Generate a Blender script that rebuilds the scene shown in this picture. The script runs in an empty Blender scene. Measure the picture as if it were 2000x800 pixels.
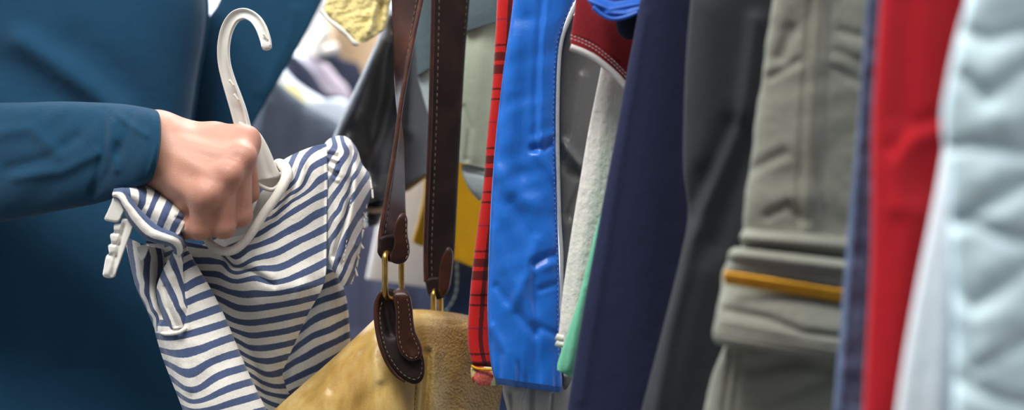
import bpy, math, random
import numpy as np
from mathutils import Vector

C = bpy.context.scene.collection
S = bpy.context.scene
CZ = 1.12            # camera height
K = 2500.0           # pixels per unit tangent of the 45 mm lens on a 36 mm wide, 2000 px frame
R0 = np.random.RandomState(7)


def W3(px, py, d):
    px, py, d = np.broadcast_arrays(np.asarray(px, float), np.asarray(py, float), np.asarray(d, float))
    return np.stack([(px - 1000) * d / K, d, CZ - (py - 400) * d / K], -1)


def lin(h):
    h = h.lstrip('#')
    v = [int(h[i:i + 2], 16) / 255 for i in (0, 2, 4)]
    return tuple(c / 12.92 if c <= 0.04045 else ((c + 0.055) / 1.055) ** 2.4 for c in v) + (1.0,)


# ------------------------------------------------------------------ objects
def mesh_obj(name, V, F, mat, parent=None, uv=None, base=None, smooth=True):
    """V world coordinates; parent an Empty / mesh object whose world origin is stored in ['o']"""
    o0 = ORG.get(parent.name, (0, 0, 0)) if parent else (base if base is not None else (0, 0, 0))
    V = np.asarray(V, float) - np.asarray(o0)
    me = bpy.data.meshes.new(name)
    me.from_pydata([tuple(v) for v in V], [], [tuple(int(i) for i in f) for f in F])
    if smooth:
        me.polygons.foreach_set('use_smooth', [True] * len(me.polygons))
    if uv is not None:
        l = me.uv_layers.new(name='UVMap')
        vi = np.empty(len(me.loops), int)
        me.loops.foreach_get('vertex_index', vi)
        l.data.foreach_set('uv', np.asarray(uv, float)[vi].ravel())
    me.validate()
    me.update()
    if mat:
        me.materials.append(mat)
    o = bpy.data.objects.new(name, me)
    C.objects.link(o)
    if parent:
        o.parent = parent
        ORG[o.name] = o0
    else:
        o.location = o0
        ORG[o.name] = o0
    return o


ORG = {}


def tag(o, label=None, cat=None, group=None, kind=None):
    if label: o['label'] = label
    if cat: o['category'] = cat
    if group: o['group'] = group
    if kind: o['kind'] = kind
    return o


def thing(name, label, cat, loc, group=None):
    o = bpy.data.objects.new(name, None)
    C.objects.link(o)
    o.location = tuple(loc)
    ORG[o.name] = tuple(float(x) for x in loc)
    return tag(o, label, cat, group)


# ------------------------------------------------------------------ splines
def crom(P, n, closed=False):
    """Catmull-Rom through rows of P (m, ...) -> (n, ...), uniform in index"""
    P = np.asarray(P, float)
    m = len(P)
    if closed:
        t = np.linspace(0, m, n, endpoint=False)
        i = np.floor(t).astype(int)
        f = t - i
        p = [P[(i + k) % m] for k in (-1, 0, 1, 2)]
    else:
        E = np.concatenate([(2 * P[0] - P[1])[None], P, (2 * P[-1] - P[-2])[None]])
        t = np.linspace(0, m - 1, n)
        i = np.minimum(np.floor(t).astype(int), m - 2)
        f = t - i
        p = [E[i + k] for k in (0, 1, 2, 3)]
    f = f.reshape((-1,) + (1,) * (P.ndim - 1))
    a, b, c, d = p
    return 0.5 * (2 * b + (c - a) * f + (2 * a - 5 * b + 4 * c - d) * f ** 2 + (3 * b - a - 3 * c + d) * f ** 3)


def quads(nr, nc, wrap_c=False):
    F = []
    for r in range(nr - 1):
        for c in range(nc if wrap_c else nc - 1):
            c2 = (c + 1) % nc
            F.append((r * nc + c, r * nc + c2, (r + 1) * nc + c2, (r + 1) * nc + c))
    return F


# ------------------------------------------------------------------ folds: depth relief of cloth, in metres towards the viewer side
def seg_dist(x, y, pts):
    best = np.full(x.shape, 1e9)
    sgn = np.zeros(x.shape)
    for (ax, ay), (bx, by) in zip(pts, pts[1:]):
        dx, dy = bx - ax, by - ay
        L2 = dx * dx + dy * dy + 1e-9
        t = np.clip(((x - ax) * dx + (y - ay) * dy) / L2, 0, 1)
        ex, ey = x - ax - t * dx, y - ay - t * dy
        e = np.hypot(ex, ey)
        m = e < best
        best = np.where(m, e, best)
        sgn = np.where(m, np.sign(dx * ey - dy * ex), sgn)
    return best, sgn


def relief(x, y, folds=(), wr=()):
    d = np.zeros(x.shape)
    for f in folds:
        pts, w, a = f[:3]
        e, s = seg_dist(x, y, pts)
        if len(f) > 3 and f[3] == 'fade':      # dies out towards its first point
            (ax, ay), (bx, by) = pts[0], pts[-1]
            tt = np.clip(((x - ax) * (bx - ax) + (y - ay) * (by - ay)) / ((bx - ax) ** 2 + (by - ay) ** 2 + 1e-9), 0, 1)
            d += a * np.exp(-(e / w) ** 2) * tt ** 1.5
        elif len(f) > 3 and f[3] == 'step':      # one side lies higher than the other
            d += a * 0.5 * (1 + np.tanh(s * e / w))* np.exp(-(e / (f[4])) ** 2)
        else:
            d += a * np.exp(-(e / w) ** 2)
    for (seed, sc, amp, ang, an) in wr:
        r = np.random.RandomState(seed)
        c, s = math.cos(math.radians(ang)), math.sin(math.radians(ang))
        u, v = (x * c + y * s) / sc, (-x * s + y * c) / (sc * an)   # ridges run along the v direction
        q = 0
        for k in range(4):
            w1 = 0.9 * np.sin(v * r.uniform(.8, 1.6) + r.uniform(0, 6.3) + 0.6 * u)
            q = q + np.sin(u * (1.0 + .75 * k) * r.uniform(.8, 1.2) + w1 * 1.6 + r.uniform(0, 6.3)) * (0.75 ** k) * (0.6 + 0.4 * np.sin(v * r.uniform(.6, 1.4) + r.uniform(0, 6.3)))
        d += amp * q / 2
    return d


# ------------------------------------------------------------------ shape builders
def slab(name, rows, t, mat, parent=None, folds=(), wr=(), nu=150, nv=170, p=0.6, ext=None, base=None, edge=0.0, taper=(1, 1), bow=0.0):
    """hanging cloth body: rows of (xl, yl, dl, xr, yr, dr), a closed flattened tube t thick"""
    rows = crom(rows, nv)
    th = np.linspace(0, 2 * math.pi, nu, endpoint=False)
    w = (1 - np.cos(th)) / 2
    f = np.sign(np.sin(th)) * np.abs(np.sin(th)) ** p
    v = np.linspace(0, 1, nv)
    tt = t * np.interp(v, [0, .06, .94, 1], [taper[0], 1, 1, taper[1]])
    xl, yl, dl, xr, yr, dr = [rows[:, k:k + 1] for k in range(6)]
    if edge:
        xl = xl + edge * np.sin(yl / 23.0 + 1) + edge * np.sin(yl / 9.1 + 2) * .5
    X = xl + (xr - xl) * w
    if bow:
        X = X + bow * np.sin(th) * v[:, None] ** 3
    Y = yl + (yr - yl) * w
    D = dl + (dr - dl) * w - tt[:, None] / 2 * f
    D = D - relief(X, Y, folds, wr)
    V = W3(X, Y, D)
    width = np.abs(xr - xl) * D / K
    UV = np.stack([width * w, np.broadcast_to(-V[..., 2], width.shape)], -1)
    UV = np.where(np.isfinite(UV), UV, 0)
    if ext is not None:                       # run up to the rail above
        ez = ext[1]
        r0 = V[0]
        c = r0.mean(0)
        ex = rail_xy(c[1])
        rings = []
        for q in (1.0, .6, .25):
            rr = r0.copy()
            rr[:, 0] += (ex - c[0]) * q
            rr[:, 2] = r0[:, 2] * (1 - q) + ez * q
            rr[:, 1] = c[1] + (r0[:, 1] - c[1]) * (1 - .5 * q)
            rings.append(rr)
        V = np.concatenate([np.stack(rings), V])
        u0 = np.repeat(UV[:1], 3, 0).copy()
        for k in range(3):
            u0[k, :, 1] = -V[k, :, 2]
        UV = np.concatenate([u0, UV])
    nr = len(V)
    F = quads(nr, nu, True)
    V = V.reshape(-1, 3)
    UV = UV.reshape(-1, 2)
    n = len(V)
    V = np.concatenate([V, V[:nu].mean(0)[None], V[-nu:].mean(0)[None]])
    UV = np.concatenate([UV, UV[:1], UV[-nu:][:1]])
    F += [(n, (k + 1) % nu, k) for k in range(nu)]
    F += [(n + 1, n - nu + k, n - nu + (k + 1) % nu) for k in range(nu)]
    if base is None and parent is None:
        b = V.min(0)
        base = ((b[0] + V.max(0)[0]) / 2, (b[1] + V.max(0)[1]) / 2, b[2])
    return mesh_obj(name, V, F, mat, parent, UV, base)


def patch(name, grid, mat, parent=None, nu=90, nv=120, folds=(), wr=(), thick=0.0012, stripe=None, base=None, back=None):
    """one cloth surface through a grid of control points (px, py, d)"""
    G = np.asarray(grid, float)
    G = crom(G, nv)
    G = np.swapaxes(crom(np.swapaxes(G, 0, 1), nu), 0, 1)
    X, Y, D = G[..., 0], G[..., 1], G[..., 2]
    D = D - relief(X, Y, folds, wr)
    V = W3(X, Y, D)
    if stripe is not None:
        s = stripe(X, Y)
        UV = np.stack([s, np.broadcast_to(np.linspace(0, 1, nv)[:, None], s.shape)], -1)
    else:
        UV = np.stack([X * 1.1 / K, Y * 1.1 / K], -1)
    F = quads(nv, nu)
    Vf, UVf = V.reshape(-1, 3), UV.reshape(-1, 2)
    if back is not None:                      # closed body: a second face further away
        uu = np.linspace(0, 1, nu)[None, :]
        vv = np.linspace(0, 1, nv)[:, None]
        B = W3(X, Y, D + back)
        n = nu * nv
        Vf = np.concatenate([Vf, B.reshape(-1, 3)])
        UVf = np.concatenate([UVf, UVf])
        F2 = [(a + n, d + n, c + n, b + n) for a, b, c, d in F]
        loop = [c for c in range(nu)] + [r * nu + nu - 1 for r in range(1, nv)] + [(nv - 1) * nu + c for c in range(nu - 2, -1, -1)] + [r * nu for r in range(nv - 2, 0, -1)]
        F3 = [(loop[i], loop[i] + n, loop[(i + 1) % len(loop)] + n, loop[(i + 1) % len(loop)]) for i in range(len(loop))]
        F = F + F2 + F3
    o = mesh_obj(name, Vf, F, mat, parent, UVf, base)
    if thick and back is None:
        m = o.modifiers.new('thickness', 'SOLIDIFY')
        m.thickness = thick
        m.offset = 0
    return o


def tube(name, pts, r, mat, parent=None, n=14, m=None, closed=False, sec=None, base=None, wire=False, side=None):
    """pts: world points; r: radius or list; sec: (k,2) cross section in units of r; side: reference vector"""
    pts = np.asarray(pts, float)
    m = m or max(24, len(pts) * 8)
    P = crom(pts, m, closed)
    rr = np.full(m, r, float) if np.isscalar(r) else (crom(np.asarray(r, float)[:, None], m, closed)[:, 0])
    if closed:
        T = np.roll(P, -1, 0) - np.roll(P, 1, 0)
    else:
        T = np.gradient(P, axis=0)
    T /= np.linalg.norm(T, axis=1)[:, None] + 1e-12
    ref = np.array(side if side is not None else (0, 1, 0), float)
    A = np.cross(T, ref)
    A /= np.linalg.norm(A, axis=1)[:, None] + 1e-12
    B = np.cross(A, T)
    if sec is None:
        a = np.linspace(0, 2 * math.pi, n, endpoint=False)
        sec = np.stack([np.cos(a), np.sin(a)], -1)
    sec = np.asarray(sec, float)
    n = len(sec)
    V = P[:, None] + rr[:, None, None] * (sec[None, :, :1] * A[:, None] + sec[None, :, 1:] * B[:, None])
    F = quads(m, n, True)
    V = V.reshape(-1, 3)
    if closed:
        F += [((m - 1) * n + c, (m - 1) * n + (c + 1) % n, (c + 1) % n, c) for c in range(n)]
    else:
        k = len(V)
        V = np.concatenate([V, P[:1], P[-1:]])
        F += [(k, (c + 1) % n, c) for c in range(n)] + [(k + 1, (m - 1) * n + c, (m - 1) * n + (c + 1) % n) for c in range(n)]
    if wire:
        return V, F
    if base is None and parent is None:
        base = tuple(P[0])
    return mesh_obj(name, V, F, mat, parent, None, base)


def join(parts):
    V, F, n = [], [], 0
    for v, f in parts:
        V.append(np.asarray(v, float))
        F += [tuple(i + n for i in q) for q in f]
        n += len(v)
    return np.concatenate(V), F


def plate(name, outline, dfun, t, mat, parent=None, bev=0.16, n=110, center=None, folds=(), base=None, rings=10):
    """thick rounded plate from a closed outline (px, py); dfun(px, py) its depth, t thickness"""
    O = crom(np.asarray(outline, float), n, True)
    c = np.asarray(center if center is not None else O.mean(0), float)
    prof = [(1.0, .5)] + [(1 - bev * (1 - math.cos(a)), .5 - .5 * math.sin(a)) for a in np.linspace(.25, math.pi / 2, 5)]
    prof += [(s, 0.0) for s in np.linspace(1 - bev, .04, rings)[1:]]
    V, F = [], []
    for s, z in prof:
        q = c + (O - c) * s
        d0 = dfun(q[:, 0], q[:, 1]) - relief(q[:, 0], q[:, 1], folds)
        V.append(W3(q[:, 0], q[:, 1], d0 + (z - .5) * t))
    V = np.stack(V)
    k = len(prof)
    Fq = quads(k, n, True)
    q = c + (O - c) * .96
    B = W3(q[:, 0], q[:, 1], dfun(q[:, 0], q[:, 1]) + .5 * t)
    V = np.concatenate([V.reshape(-1, 3), B, V[-1].mean(0)[None], B.mean(0)[None]])
    nb = k * n
    Fq += [((k - 1) * n + i, (k - 1) * n + (i + 1) % n, nb + n) for i in range(n)]
    Fq += [(i, nb + i, nb + (i + 1) % n, (i + 1) % n) for i in range(n)]
    Fq += [(nb + (i + 1) % n, nb + i, nb + n + 1) for i in range(n)]
    uv = np.stack([V[:, 0], V[:, 2]], -1)
    if base is None and parent is None:
        base = tuple(V.mean(0) * [1, 1, 0] + [0, 0, V[:, 2].min()])
    return mesh_obj(name, V, Fq, mat, parent, uv, base)


def stitches(name, pts, mat, parent, step=0.0055, ln=0.0036, r=0.00028):
    """a dashed seam along world points"""
    P = crom(np.asarray(pts, float), 400)
    s = np.concatenate([[0], np.cumsum(np.linalg.norm(np.diff(P, axis=0), axis=1))])
    parts = []
    for a in np.arange(0, s[-1] - ln, step):
        q = np.array([[np.interp(x, s, P[:, k]) for k in range(3)] for x in (a, a + ln * .5, a + ln)])
        q[1, 1] -= r * .6
        parts.append(tube('', q, [r * .6, r, r * .6], None, wire=True, n=6, m=4))
    V, F = join(parts)
    return mesh_obj(name, V, F, mat, parent)


def tps(samples, lam=0.6):
    """thin-plate spline through (x, y, value)"""
    A = np.asarray(samples, float)
    xy, z = A[:, :2] / 100, A[:, 2]
    n = len(xy)
    def U(r2): return 0.5 * r2 * np.log(r2 + 1e-12)
    r2 = ((xy[:, None] - xy[None]) ** 2).sum(-1)
    M = np.zeros((n + 3, n + 3))
    M[:n, :n] = U(r2) + np.eye(n) * lam * 0.01
    M[:n, n] = 1; M[:n, n + 1:] = xy
    M[n, :n] = 1; M[n + 1:, :n] = xy.T
    c = np.linalg.solve(M, np.concatenate([z, np.zeros(3)]))
    def f(X, Y):
        q = np.stack([X, Y], -1) / 100
        sh = q.shape[:-1]
        q = q.reshape(-1, 2)
        out = c[n] + q @ c[n + 1:]
        for i in range(n):
            out = out + c[i] * U(((q - xy[i]) ** 2).sum(-1))
        return out.reshape(sh)
    return f


# ------------------------------------------------------------------ materials
def nodes(name):
    m = bpy.data.materials.new(name)
    m.use_nodes = True
    nt = m.node_tree
    return m, nt, nt.nodes['Principled BSDF']


def nd(nt, t, **kw):
    n = nt.nodes.new(t)
    for k, v in kw.items():
        if k.startswith('i_'):
            n.inputs[k[2:].replace('_', ' ')].default_value = v
        else:
            setattr(n, k, v)
    return n


def mixc(nt, fac, a, b, mode='MIX'):
    n = nt.nodes.new('ShaderNodeMix')
    n.data_type = 'RGBA'
    n.blend_type = mode
    for i, v in ((0, fac), (6, a), (7, b)):
        if hasattr(v, 'links'):
            nt.links.new(v, n.inputs[i])
        else:
            n.inputs[i].default_value = v
    return n.outputs[2]


def math_(nt, op, a, b=None, c=None):
    n = nt.nodes.new('ShaderNodeMath')
    n.operation = op
    for i, v in enumerate((a, b, c)):
        if v is None: continue
        if hasattr(v, 'links'):
            nt.links.new(v, n.inputs[i])
        else:
            n.inputs[i].default_value = v
    return n.outputs[0]


def noise(nt, vec, scale, detail=3, rough=.55, dist=0):
    n = nd(nt, 'ShaderNodeTexNoise')
    n.inputs['Scale'].default_value = scale
    n.inputs['Detail'].default_value = detail
    n.inputs['Roughness'].default_value = rough
    n.inputs['Distortion'].default_value = dist
    nt.links.new(vec, n.inputs['Vector'])
    return n.outputs['Fac']


def coords(nt, scale=(1, 1, 1)):
    t = nd(nt, 'ShaderNodeTexCoord')
    mp = nd(nt, 'ShaderNodeMapping')
    mp.inputs['Scale'].default_value = scale
    nt.links.new(t.outputs['Object'], mp.inputs['Vector'])
    return mp.outputs[0]


def bump(nt, bs, h, strength, dist):
    b = nd(nt, 'ShaderNodeBump')
    b.inputs['Strength'].default_value = strength
    b.inputs['Distance'].default_value = dist
    nt.links.new(h, b.inputs['Height'])
    nt.links.new(b.outputs[0], bs.inputs['Normal'])
    return b


def ramp(nt, fac, stops):
    r = nd(nt, 'ShaderNodeValToRGB')
    e = r.color_ramp.elements
    while len(e) < len(stops): e.new(.5)
    for k, (p, c) in enumerate(stops):
        e[k].position = p
        e[k].color = c
    nt.links.new(fac, r.inputs[0])
    return r.outputs[0]


def mul(c, k):
    return (c[0] * k, c[1] * k, c[2] * k, 1)


def cloth(name, col, rough=.9, sheen=.06, var=.16, fine=1400, fs=.35, mid=90, ms=.25, spec=.25, fade=None, fmid=40):
    m, nt, bs = nodes(name)
    v = coords(nt)
    col = lin(col) if isinstance(col, str) else col
    n1 = noise(nt, v, fmid, 4)
    n2 = noise(nt, coords(nt, (1, 1, .35)), fine * .5, 2)
    c = mixc(nt, n1, mul(col, 1 - var), mul(col, 1 + var))
    if fade:
        n3 = noise(nt, coords(nt, (1, 1, .5)), 130, 4, .6)
        c = mixc(nt, math_(nt, 'MULTIPLY', math_(nt, 'SMOOTHSTEP' if False else 'SUBTRACT', n3, .38), 1.6), c, lin(fade))
    c = mixc(nt, .35, c, mixc(nt, n2, mul(col, .6), mul(col, 1.35)))
    nt.links.new(c, bs.inputs['Base Color'])
    bs.inputs['Roughness'].default_value = rough
    bs.inputs['Sheen Weight'].default_value = sheen
    bs.inputs['Sheen Roughness'].default_value = .5
    bs.inputs['Specular IOR Level'].default_value = spec
    h = math_(nt, 'ADD', math_(nt, 'MULTIPLY', n2, fs), math_(nt, 'MULTIPLY', noise(nt, v, mid, 3), ms * 4))
    bump(nt, bs, h, .6, .0012)
    return m


def satin(name, col, rough=.38, sheen=.02, spec=.45):
    m = cloth(name, col, rough, sheen, .1, 1800, .12, 60, .2, spec)
    m.node_tree.nodes['Principled BSDF'].inputs['Anisotropic'].default_value = .3
    return m


def plastic(name, col, rough=.3):
    m, nt, bs = nodes(name)
    n = noise(nt, coords(nt), 60, 3)
    nt.links.new(mixc(nt, n, mul(lin(col), .94), lin(col)), bs.inputs['Base Color'])
    bs.inputs['Roughness'].default_value = rough
    bs.inputs['Subsurface Weight'].default_value = .25
    bs.inputs['Subsurface Radius'].default_value = (.004, .004, .004)
    bs.inputs['Coat Weight'].default_value = .25
    bs.inputs['Coat Roughness'].default_value = .2
    bump(nt, bs, n, .12, .002)
    return m


def leather(name, cols, rough=.42, pebble=420, bs_=.5, bd=.0006, blotch=9, crack=.3, pore=.3, coat=.1, spec=.5):
    m, nt, bs = nodes(name)
    v = coords(nt)
    n1 = noise(nt, v, blotch, 5, .6, .8)
    c = ramp(nt, n1, [(.3, lin(cols[0])), (.5, lin(cols[1])), (.68, lin(cols[2]))])
    vo = nd(nt, 'ShaderNodeTexVoronoi', feature='DISTANCE_TO_EDGE')
    vo.inputs['Scale'].default_value = pebble
    wv = nd(nt, 'ShaderNodeVectorMath', operation='ADD')
    nz = nd(nt, 'ShaderNodeTexNoise')
    nz.inputs['Scale'].default_value = 300
    nt.links.new(v, nz.inputs['Vector'])
    sc = nd(nt, 'ShaderNodeVectorMath', operation='SCALE')
    sc.inputs['Scale'].default_value = .003
    nt.links.new(nz.outputs['Color'], sc.inputs[0])
    nt.links.new(v, wv.inputs[0]); nt.links.new(sc.outputs[0], wv.inputs[1])
    nt.links.new(wv.outputs[0], vo.inputs['Vector'])
    e = math_(nt, 'MINIMUM', math_(nt, 'MULTIPLY', vo.outputs['Distance'], 6), .6)
    c = mixc(nt, math_(nt, 'SUBTRACT', 1, math_(nt, 'ADD', math_(nt, 'MULTIPLY', e, crack * 1.4), 1 - crack)), c, mul(lin(cols[0]), .55))
    nt.links.new(c, bs.inputs['Base Color'])
    r = math_(nt, 'ADD', math_(nt, 'MULTIPLY', noise(nt, v, 45, 3), .25), rough - .12)
    nt.links.new(r, bs.inputs['Roughness'])
    bs.inputs['Coat Weight'].default_value = coat
    bs.inputs['Specular IOR Level'].default_value = spec
    bs.inputs['Coat Roughness'].default_value = .18
    h = math_(nt, 'ADD', e, math_(nt, 'MULTIPLY', noise(nt, v, 70, 4), pore * 3))
    bump(nt, bs, h, bs_, bd)
    return m


def metal(name, col, rough=.28):
    m, nt, bs = nodes(name)
    n = noise(nt, coords(nt), 220, 4)
    nt.links.new(mixc(nt, n, mul(lin(col), .55), lin(col)), bs.inputs['Base Color'])
    bs.inputs['Metallic'].default_value = 1
    nt.links.new(math_(nt, 'ADD', math_(nt, 'MULTIPLY', n, .3), rough - .12), bs.inputs['Roughness'])
    return m


def plain(name, col, rough=.8):
    m, nt, bs = nodes(name)
    n = noise(nt, coords(nt), 14, 4)
    nt.links.new(mixc(nt, n, mul(lin(col), .93), mul(lin(col), 1.05)), bs.inputs['Base Color'])
    bs.inputs['Roughness'].default_value = rough
    return m


def stripes_mat():
    m, nt, bs = nodes('striped_cotton')
    uv = nd(nt, 'ShaderNodeUVMap')
    sx = nd(nt, 'ShaderNodeSeparateXYZ')
    nt.links.new(uv.outputs[0], sx.inputs[0])
    v = coords(nt)
    s = math_(nt, 'ADD', sx.outputs[0], math_(nt, 'MULTIPLY', math_(nt, 'SUBTRACT', noise(nt, v, 420, 2), .5), .06))
    fr = math_(nt, 'ABSOLUTE', math_(nt, 'SUBTRACT', math_(nt, 'FRACT', math_(nt, 'ADD', s, .5)), .5))
    mr = nd(nt, 'ShaderNodeMapRange', interpolation_type='SMOOTHSTEP')
    nt.links.new(fr, mr.inputs[0])
    mr.inputs[1].default_value = .215; mr.inputs[2].default_value = .255
    n1 = noise(nt, v, 500, 3)
    n2 = noise(nt, v, 1500, 2)
    na = mixc(nt, n1, lin('#344263'), lin('#465678'))
    na = mixc(nt, math_(nt, 'MULTIPLY', n2, .35), na, lin('#6d7ca2'))
    wh = mixc(nt, n1, lin('#d6d2c8'), lin('#efece4'))
    nt.links.new(mixc(nt, mr.outputs[0], na, wh), bs.inputs['Base Color'])
    bs.inputs['Roughness'].default_value = .92
    bs.inputs['Sheen Weight'].default_value = .25
    bs.inputs['Specular IOR Level'].default_value = .2
    h = math_(nt, 'ADD', math_(nt, 'MULTIPLY', n2, .4), math_(nt, 'MULTIPLY', noise(nt, v, 110, 3), 1.2))
    bump(nt, bs, h, .55, .0014)
    return m


def plaid_mat():
    m, nt, bs = nodes('red_plaid_flannel')
    uv = nd(nt, 'ShaderNodeUVMap')
    sx = nd(nt, 'ShaderNodeSeparateXYZ')
    nt.links.new(uv.outputs[0], sx.inputs[0])
    v = coords(nt)
    wob = math_(nt, 'MULTIPLY', math_(nt, 'SUBTRACT', noise(nt, v, 700, 2), .5), .0016)
    def bands(src, period, lst):
        f = math_(nt, 'MODULO', math_(nt, 'ADD', math_(nt, 'ADD', src, wob), 100.0 * period), period)
        out = 0.0
        for c, w in lst:
            b = math_(nt, 'LESS_THAN', math_(nt, 'ABSOLUTE', math_(nt, 'SUBTRACT', f, c)), w)
            out = b if isinstance(out, float) else math_(nt, 'MAXIMUM', out, b)
        return out
    U, Vv = sx.outputs[0], sx.outputs[1]
    dark = bands(U, .055, [(.0115, .0019), (.042, .006)])
    thin = bands(U, .055, [(.020, .0006)])
    darkh = bands(Vv, .0896, [(.0851, .0009), (.0054, .0036), (.0166, .0040), (.0336, .0009), (.0425, .0009)])
    thinh = bands(Vv, .0896, [(.0627, .0007)])
    red = mixc(nt, noise(nt, v, 900, 2), lin('#ad1719'), lin('#d02a25'))
    blk = lin('#1d1416')
    c = mixc(nt, math_(nt, 'MULTIPLY', dark, .8), red, blk)
    c = mixc(nt, math_(nt, 'MULTIPLY', darkh, .78), c, blk)
    c = mixc(nt, math_(nt, 'MULTIPLY', thin, .6), c, lin('#e0463a'))
    c = mixc(nt, math_(nt, 'MULTIPLY', thinh, .5), c, lin('#3a2440'))
    nt.links.new(c, bs.inputs['Base Color'])
    bs.inputs['Roughness'].default_value = .95
    bs.inputs['Sheen Weight'].default_value = .15
    bs.inputs['Specular IOR Level'].default_value = .15
    bump(nt, bs, noise(nt, v, 1300, 3), .4, .0008)
    return m


def floral_mat():
    m, nt, bs = nodes('floral_cotton')
    v = coords(nt)
    vo = nd(nt, 'ShaderNodeTexVoronoi')
    vo.inputs['Scale'].default_value = 75
    nt.links.new(v, vo.inputs['Vector'])
    sp = nd(nt, 'ShaderNodeSeparateColor')
    nt.links.new(vo.outputs['Color'], sp.inputs[0])
    c = ramp(nt, sp.outputs[0], [(0, lin('#cfc08a')), (.25, lin('#b8a347')), (.4, lin('#2f7350')), (.55, lin('#ddd2b0')), (.65, lin('#cf4a3c')), (.9, lin('#a8352e'))])
    gd = nd(nt, 'ShaderNodeVectorMath', operation='DISTANCE')
    wp = nd(nt, 'ShaderNodeVectorMath', operation='ADD')
    nz = nd(nt, 'ShaderNodeTexNoise'); nz.inputs['Scale'].default_value = 160
    nt.links.new(v, nz.inputs['Vector'])
    s3 = nd(nt, 'ShaderNodeVectorMath', operation='SCALE'); s3.inputs['Scale'].default_value = .008
    nt.links.new(nz.outputs['Color'], s3.inputs[0])
    nt.links.new(v, wp.inputs[0]); nt.links.new(s3.outputs[0], wp.inputs[1])
    nt.links.new(wp.outputs[0], gd.inputs[0])
    ctr = W3(944, 737, 1.115) - np.array((0, 1.14, .7)) + .004
    gd.inputs[1].default_value = tuple(ctr)
    rose = ramp(nt, noise(nt, v, 330, 3), [(.35, lin('#b8402f')), (.6, lin('#e0796a'))])
    c = mixc(nt, math_(nt, 'LESS_THAN', gd.outputs['Value'], .0085), c, rose)
    nt.links.new(c, bs.inputs['Base Color'])
    bs.inputs['Roughness'].default_value = .85
    return m


def skin_mat():
    m, nt, bs = nodes('skin')
    v = coords(nt)
    n1 = noise(nt, v, 38, 4, .6)
    n2 = noise(nt, v, 900, 3)
    c = mixc(nt, n1, lin('#b5826d'), lin('#c89a85'))
    at = nd(nt, 'ShaderNodeAttribute', attribute_name='red')
    c = mixc(nt, at.outputs['Fac'], c, lin('#a56857'))
    c = mixc(nt, math_(nt, 'MULTIPLY', n2, .12), c, lin('#8a4a3c'))
    nt.links.new(c, bs.inputs['Base Color'])
    bs.inputs['Roughness'].default_value = .48
    bs.inputs['Specular IOR Level'].default_value = .4
    bs.inputs['Subsurface Weight'].default_value = .18
    bs.inputs['Subsurface Radius'].default_value = (.006, .0022, .0012)
    bs.inputs['Subsurface Scale'].default_value = 1
    vo = nd(nt, 'ShaderNodeTexVoronoi', feature='DISTANCE_TO_EDGE')
    vo.inputs['Scale'].default_value = 600
    nt.links.new(v, vo.inputs['Vector'])
    h = math_(nt, 'ADD', math_(nt, 'MULTIPLY', vo.outputs['Distance'], .8), math_(nt, 'MULTIPLY', noise(nt, v, 150, 3), 1.0))
    bump(nt, bs, h, .35, .0008)
    return m


def bag_leather():
    m, nt, bs = nodes('mustard_leather')
    v = coords(nt)
    sx = nd(nt, 'ShaderNodeSeparateXYZ')
    nt.links.new(v, sx.inputs[0])
    mr = nd(nt, 'ShaderNodeMapRange', interpolation_type='SMOOTHSTEP')      # smoothed by wear on the left face, where light is also painted paler
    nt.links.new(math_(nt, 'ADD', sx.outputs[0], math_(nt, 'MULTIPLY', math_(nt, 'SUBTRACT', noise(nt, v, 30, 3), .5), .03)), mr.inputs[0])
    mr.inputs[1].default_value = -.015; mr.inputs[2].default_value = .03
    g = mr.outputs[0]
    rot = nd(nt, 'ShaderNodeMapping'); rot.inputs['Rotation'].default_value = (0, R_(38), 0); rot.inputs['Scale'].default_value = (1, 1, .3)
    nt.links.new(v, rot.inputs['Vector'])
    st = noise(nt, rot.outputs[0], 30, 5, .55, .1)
    worn_lit = ramp(nt, st, [(.3, lin('#9c7838')), (.48, lin('#c29f58')), (.66, lin('#e0c88e'))])
    grain_shaded = ramp(nt, noise(nt, v, 22, 5, .6, .5), [(.3, lin('#7d6030')), (.5, lin('#98783f')), (.7, lin('#b09154'))])  # pebbled right side, painted darker for the shade on it
    nz = nd(nt, 'ShaderNodeTexNoise'); nz.inputs['Scale'].default_value = 140; nz.inputs['Detail'].default_value = 3
    nt.links.new(v, nz.inputs['Vector'])
    sc = nd(nt, 'ShaderNodeVectorMath', operation='SCALE'); sc.inputs['Scale'].default_value = .006
    nt.links.new(nz.outputs['Color'], sc.inputs[0])
    ad = nd(nt, 'ShaderNodeVectorMath', operation='ADD')
    nt.links.new(v, ad.inputs[0]); nt.links.new(sc.outputs[0], ad.inputs[1])
    vo = nd(nt, 'ShaderNodeTexVoronoi', feature='SMOOTH_F1'); vo.inputs['Scale'].default_value = 430; vo.inputs['Smoothness'].default_value = .4
    nt.links.new(ad.outputs[0], vo.inputs['Vector'])
    peb = math_(nt, 'SUBTRACT', 1, vo.outputs['Distance'])
    c = mixc(nt, g, worn_lit, grain_shaded)
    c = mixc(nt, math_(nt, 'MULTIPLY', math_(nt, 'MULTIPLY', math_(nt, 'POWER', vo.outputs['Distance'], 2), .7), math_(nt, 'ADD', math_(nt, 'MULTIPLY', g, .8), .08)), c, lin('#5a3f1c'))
    nt.links.new(c, bs.inputs['Base Color'])
    nt.links.new(math_(nt, 'ADD', math_(nt, 'MULTIPLY', noise(nt, v, 45, 3), .25), .28), bs.inputs['Roughness'])
    bs.inputs['Coat Weight'].default_value = .12
    bs.inputs['Coat Roughness'].default_value = .25
    h = math_(nt, 'ADD', math_(nt, 'MULTIPLY', peb, math_(nt, 'ADD', math_(nt, 'MULTIPLY', g, .85), .12)), math_(nt, 'MULTIPLY', st, .4))
    bump(nt, bs, h, .7, .0014)
    return m


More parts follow.
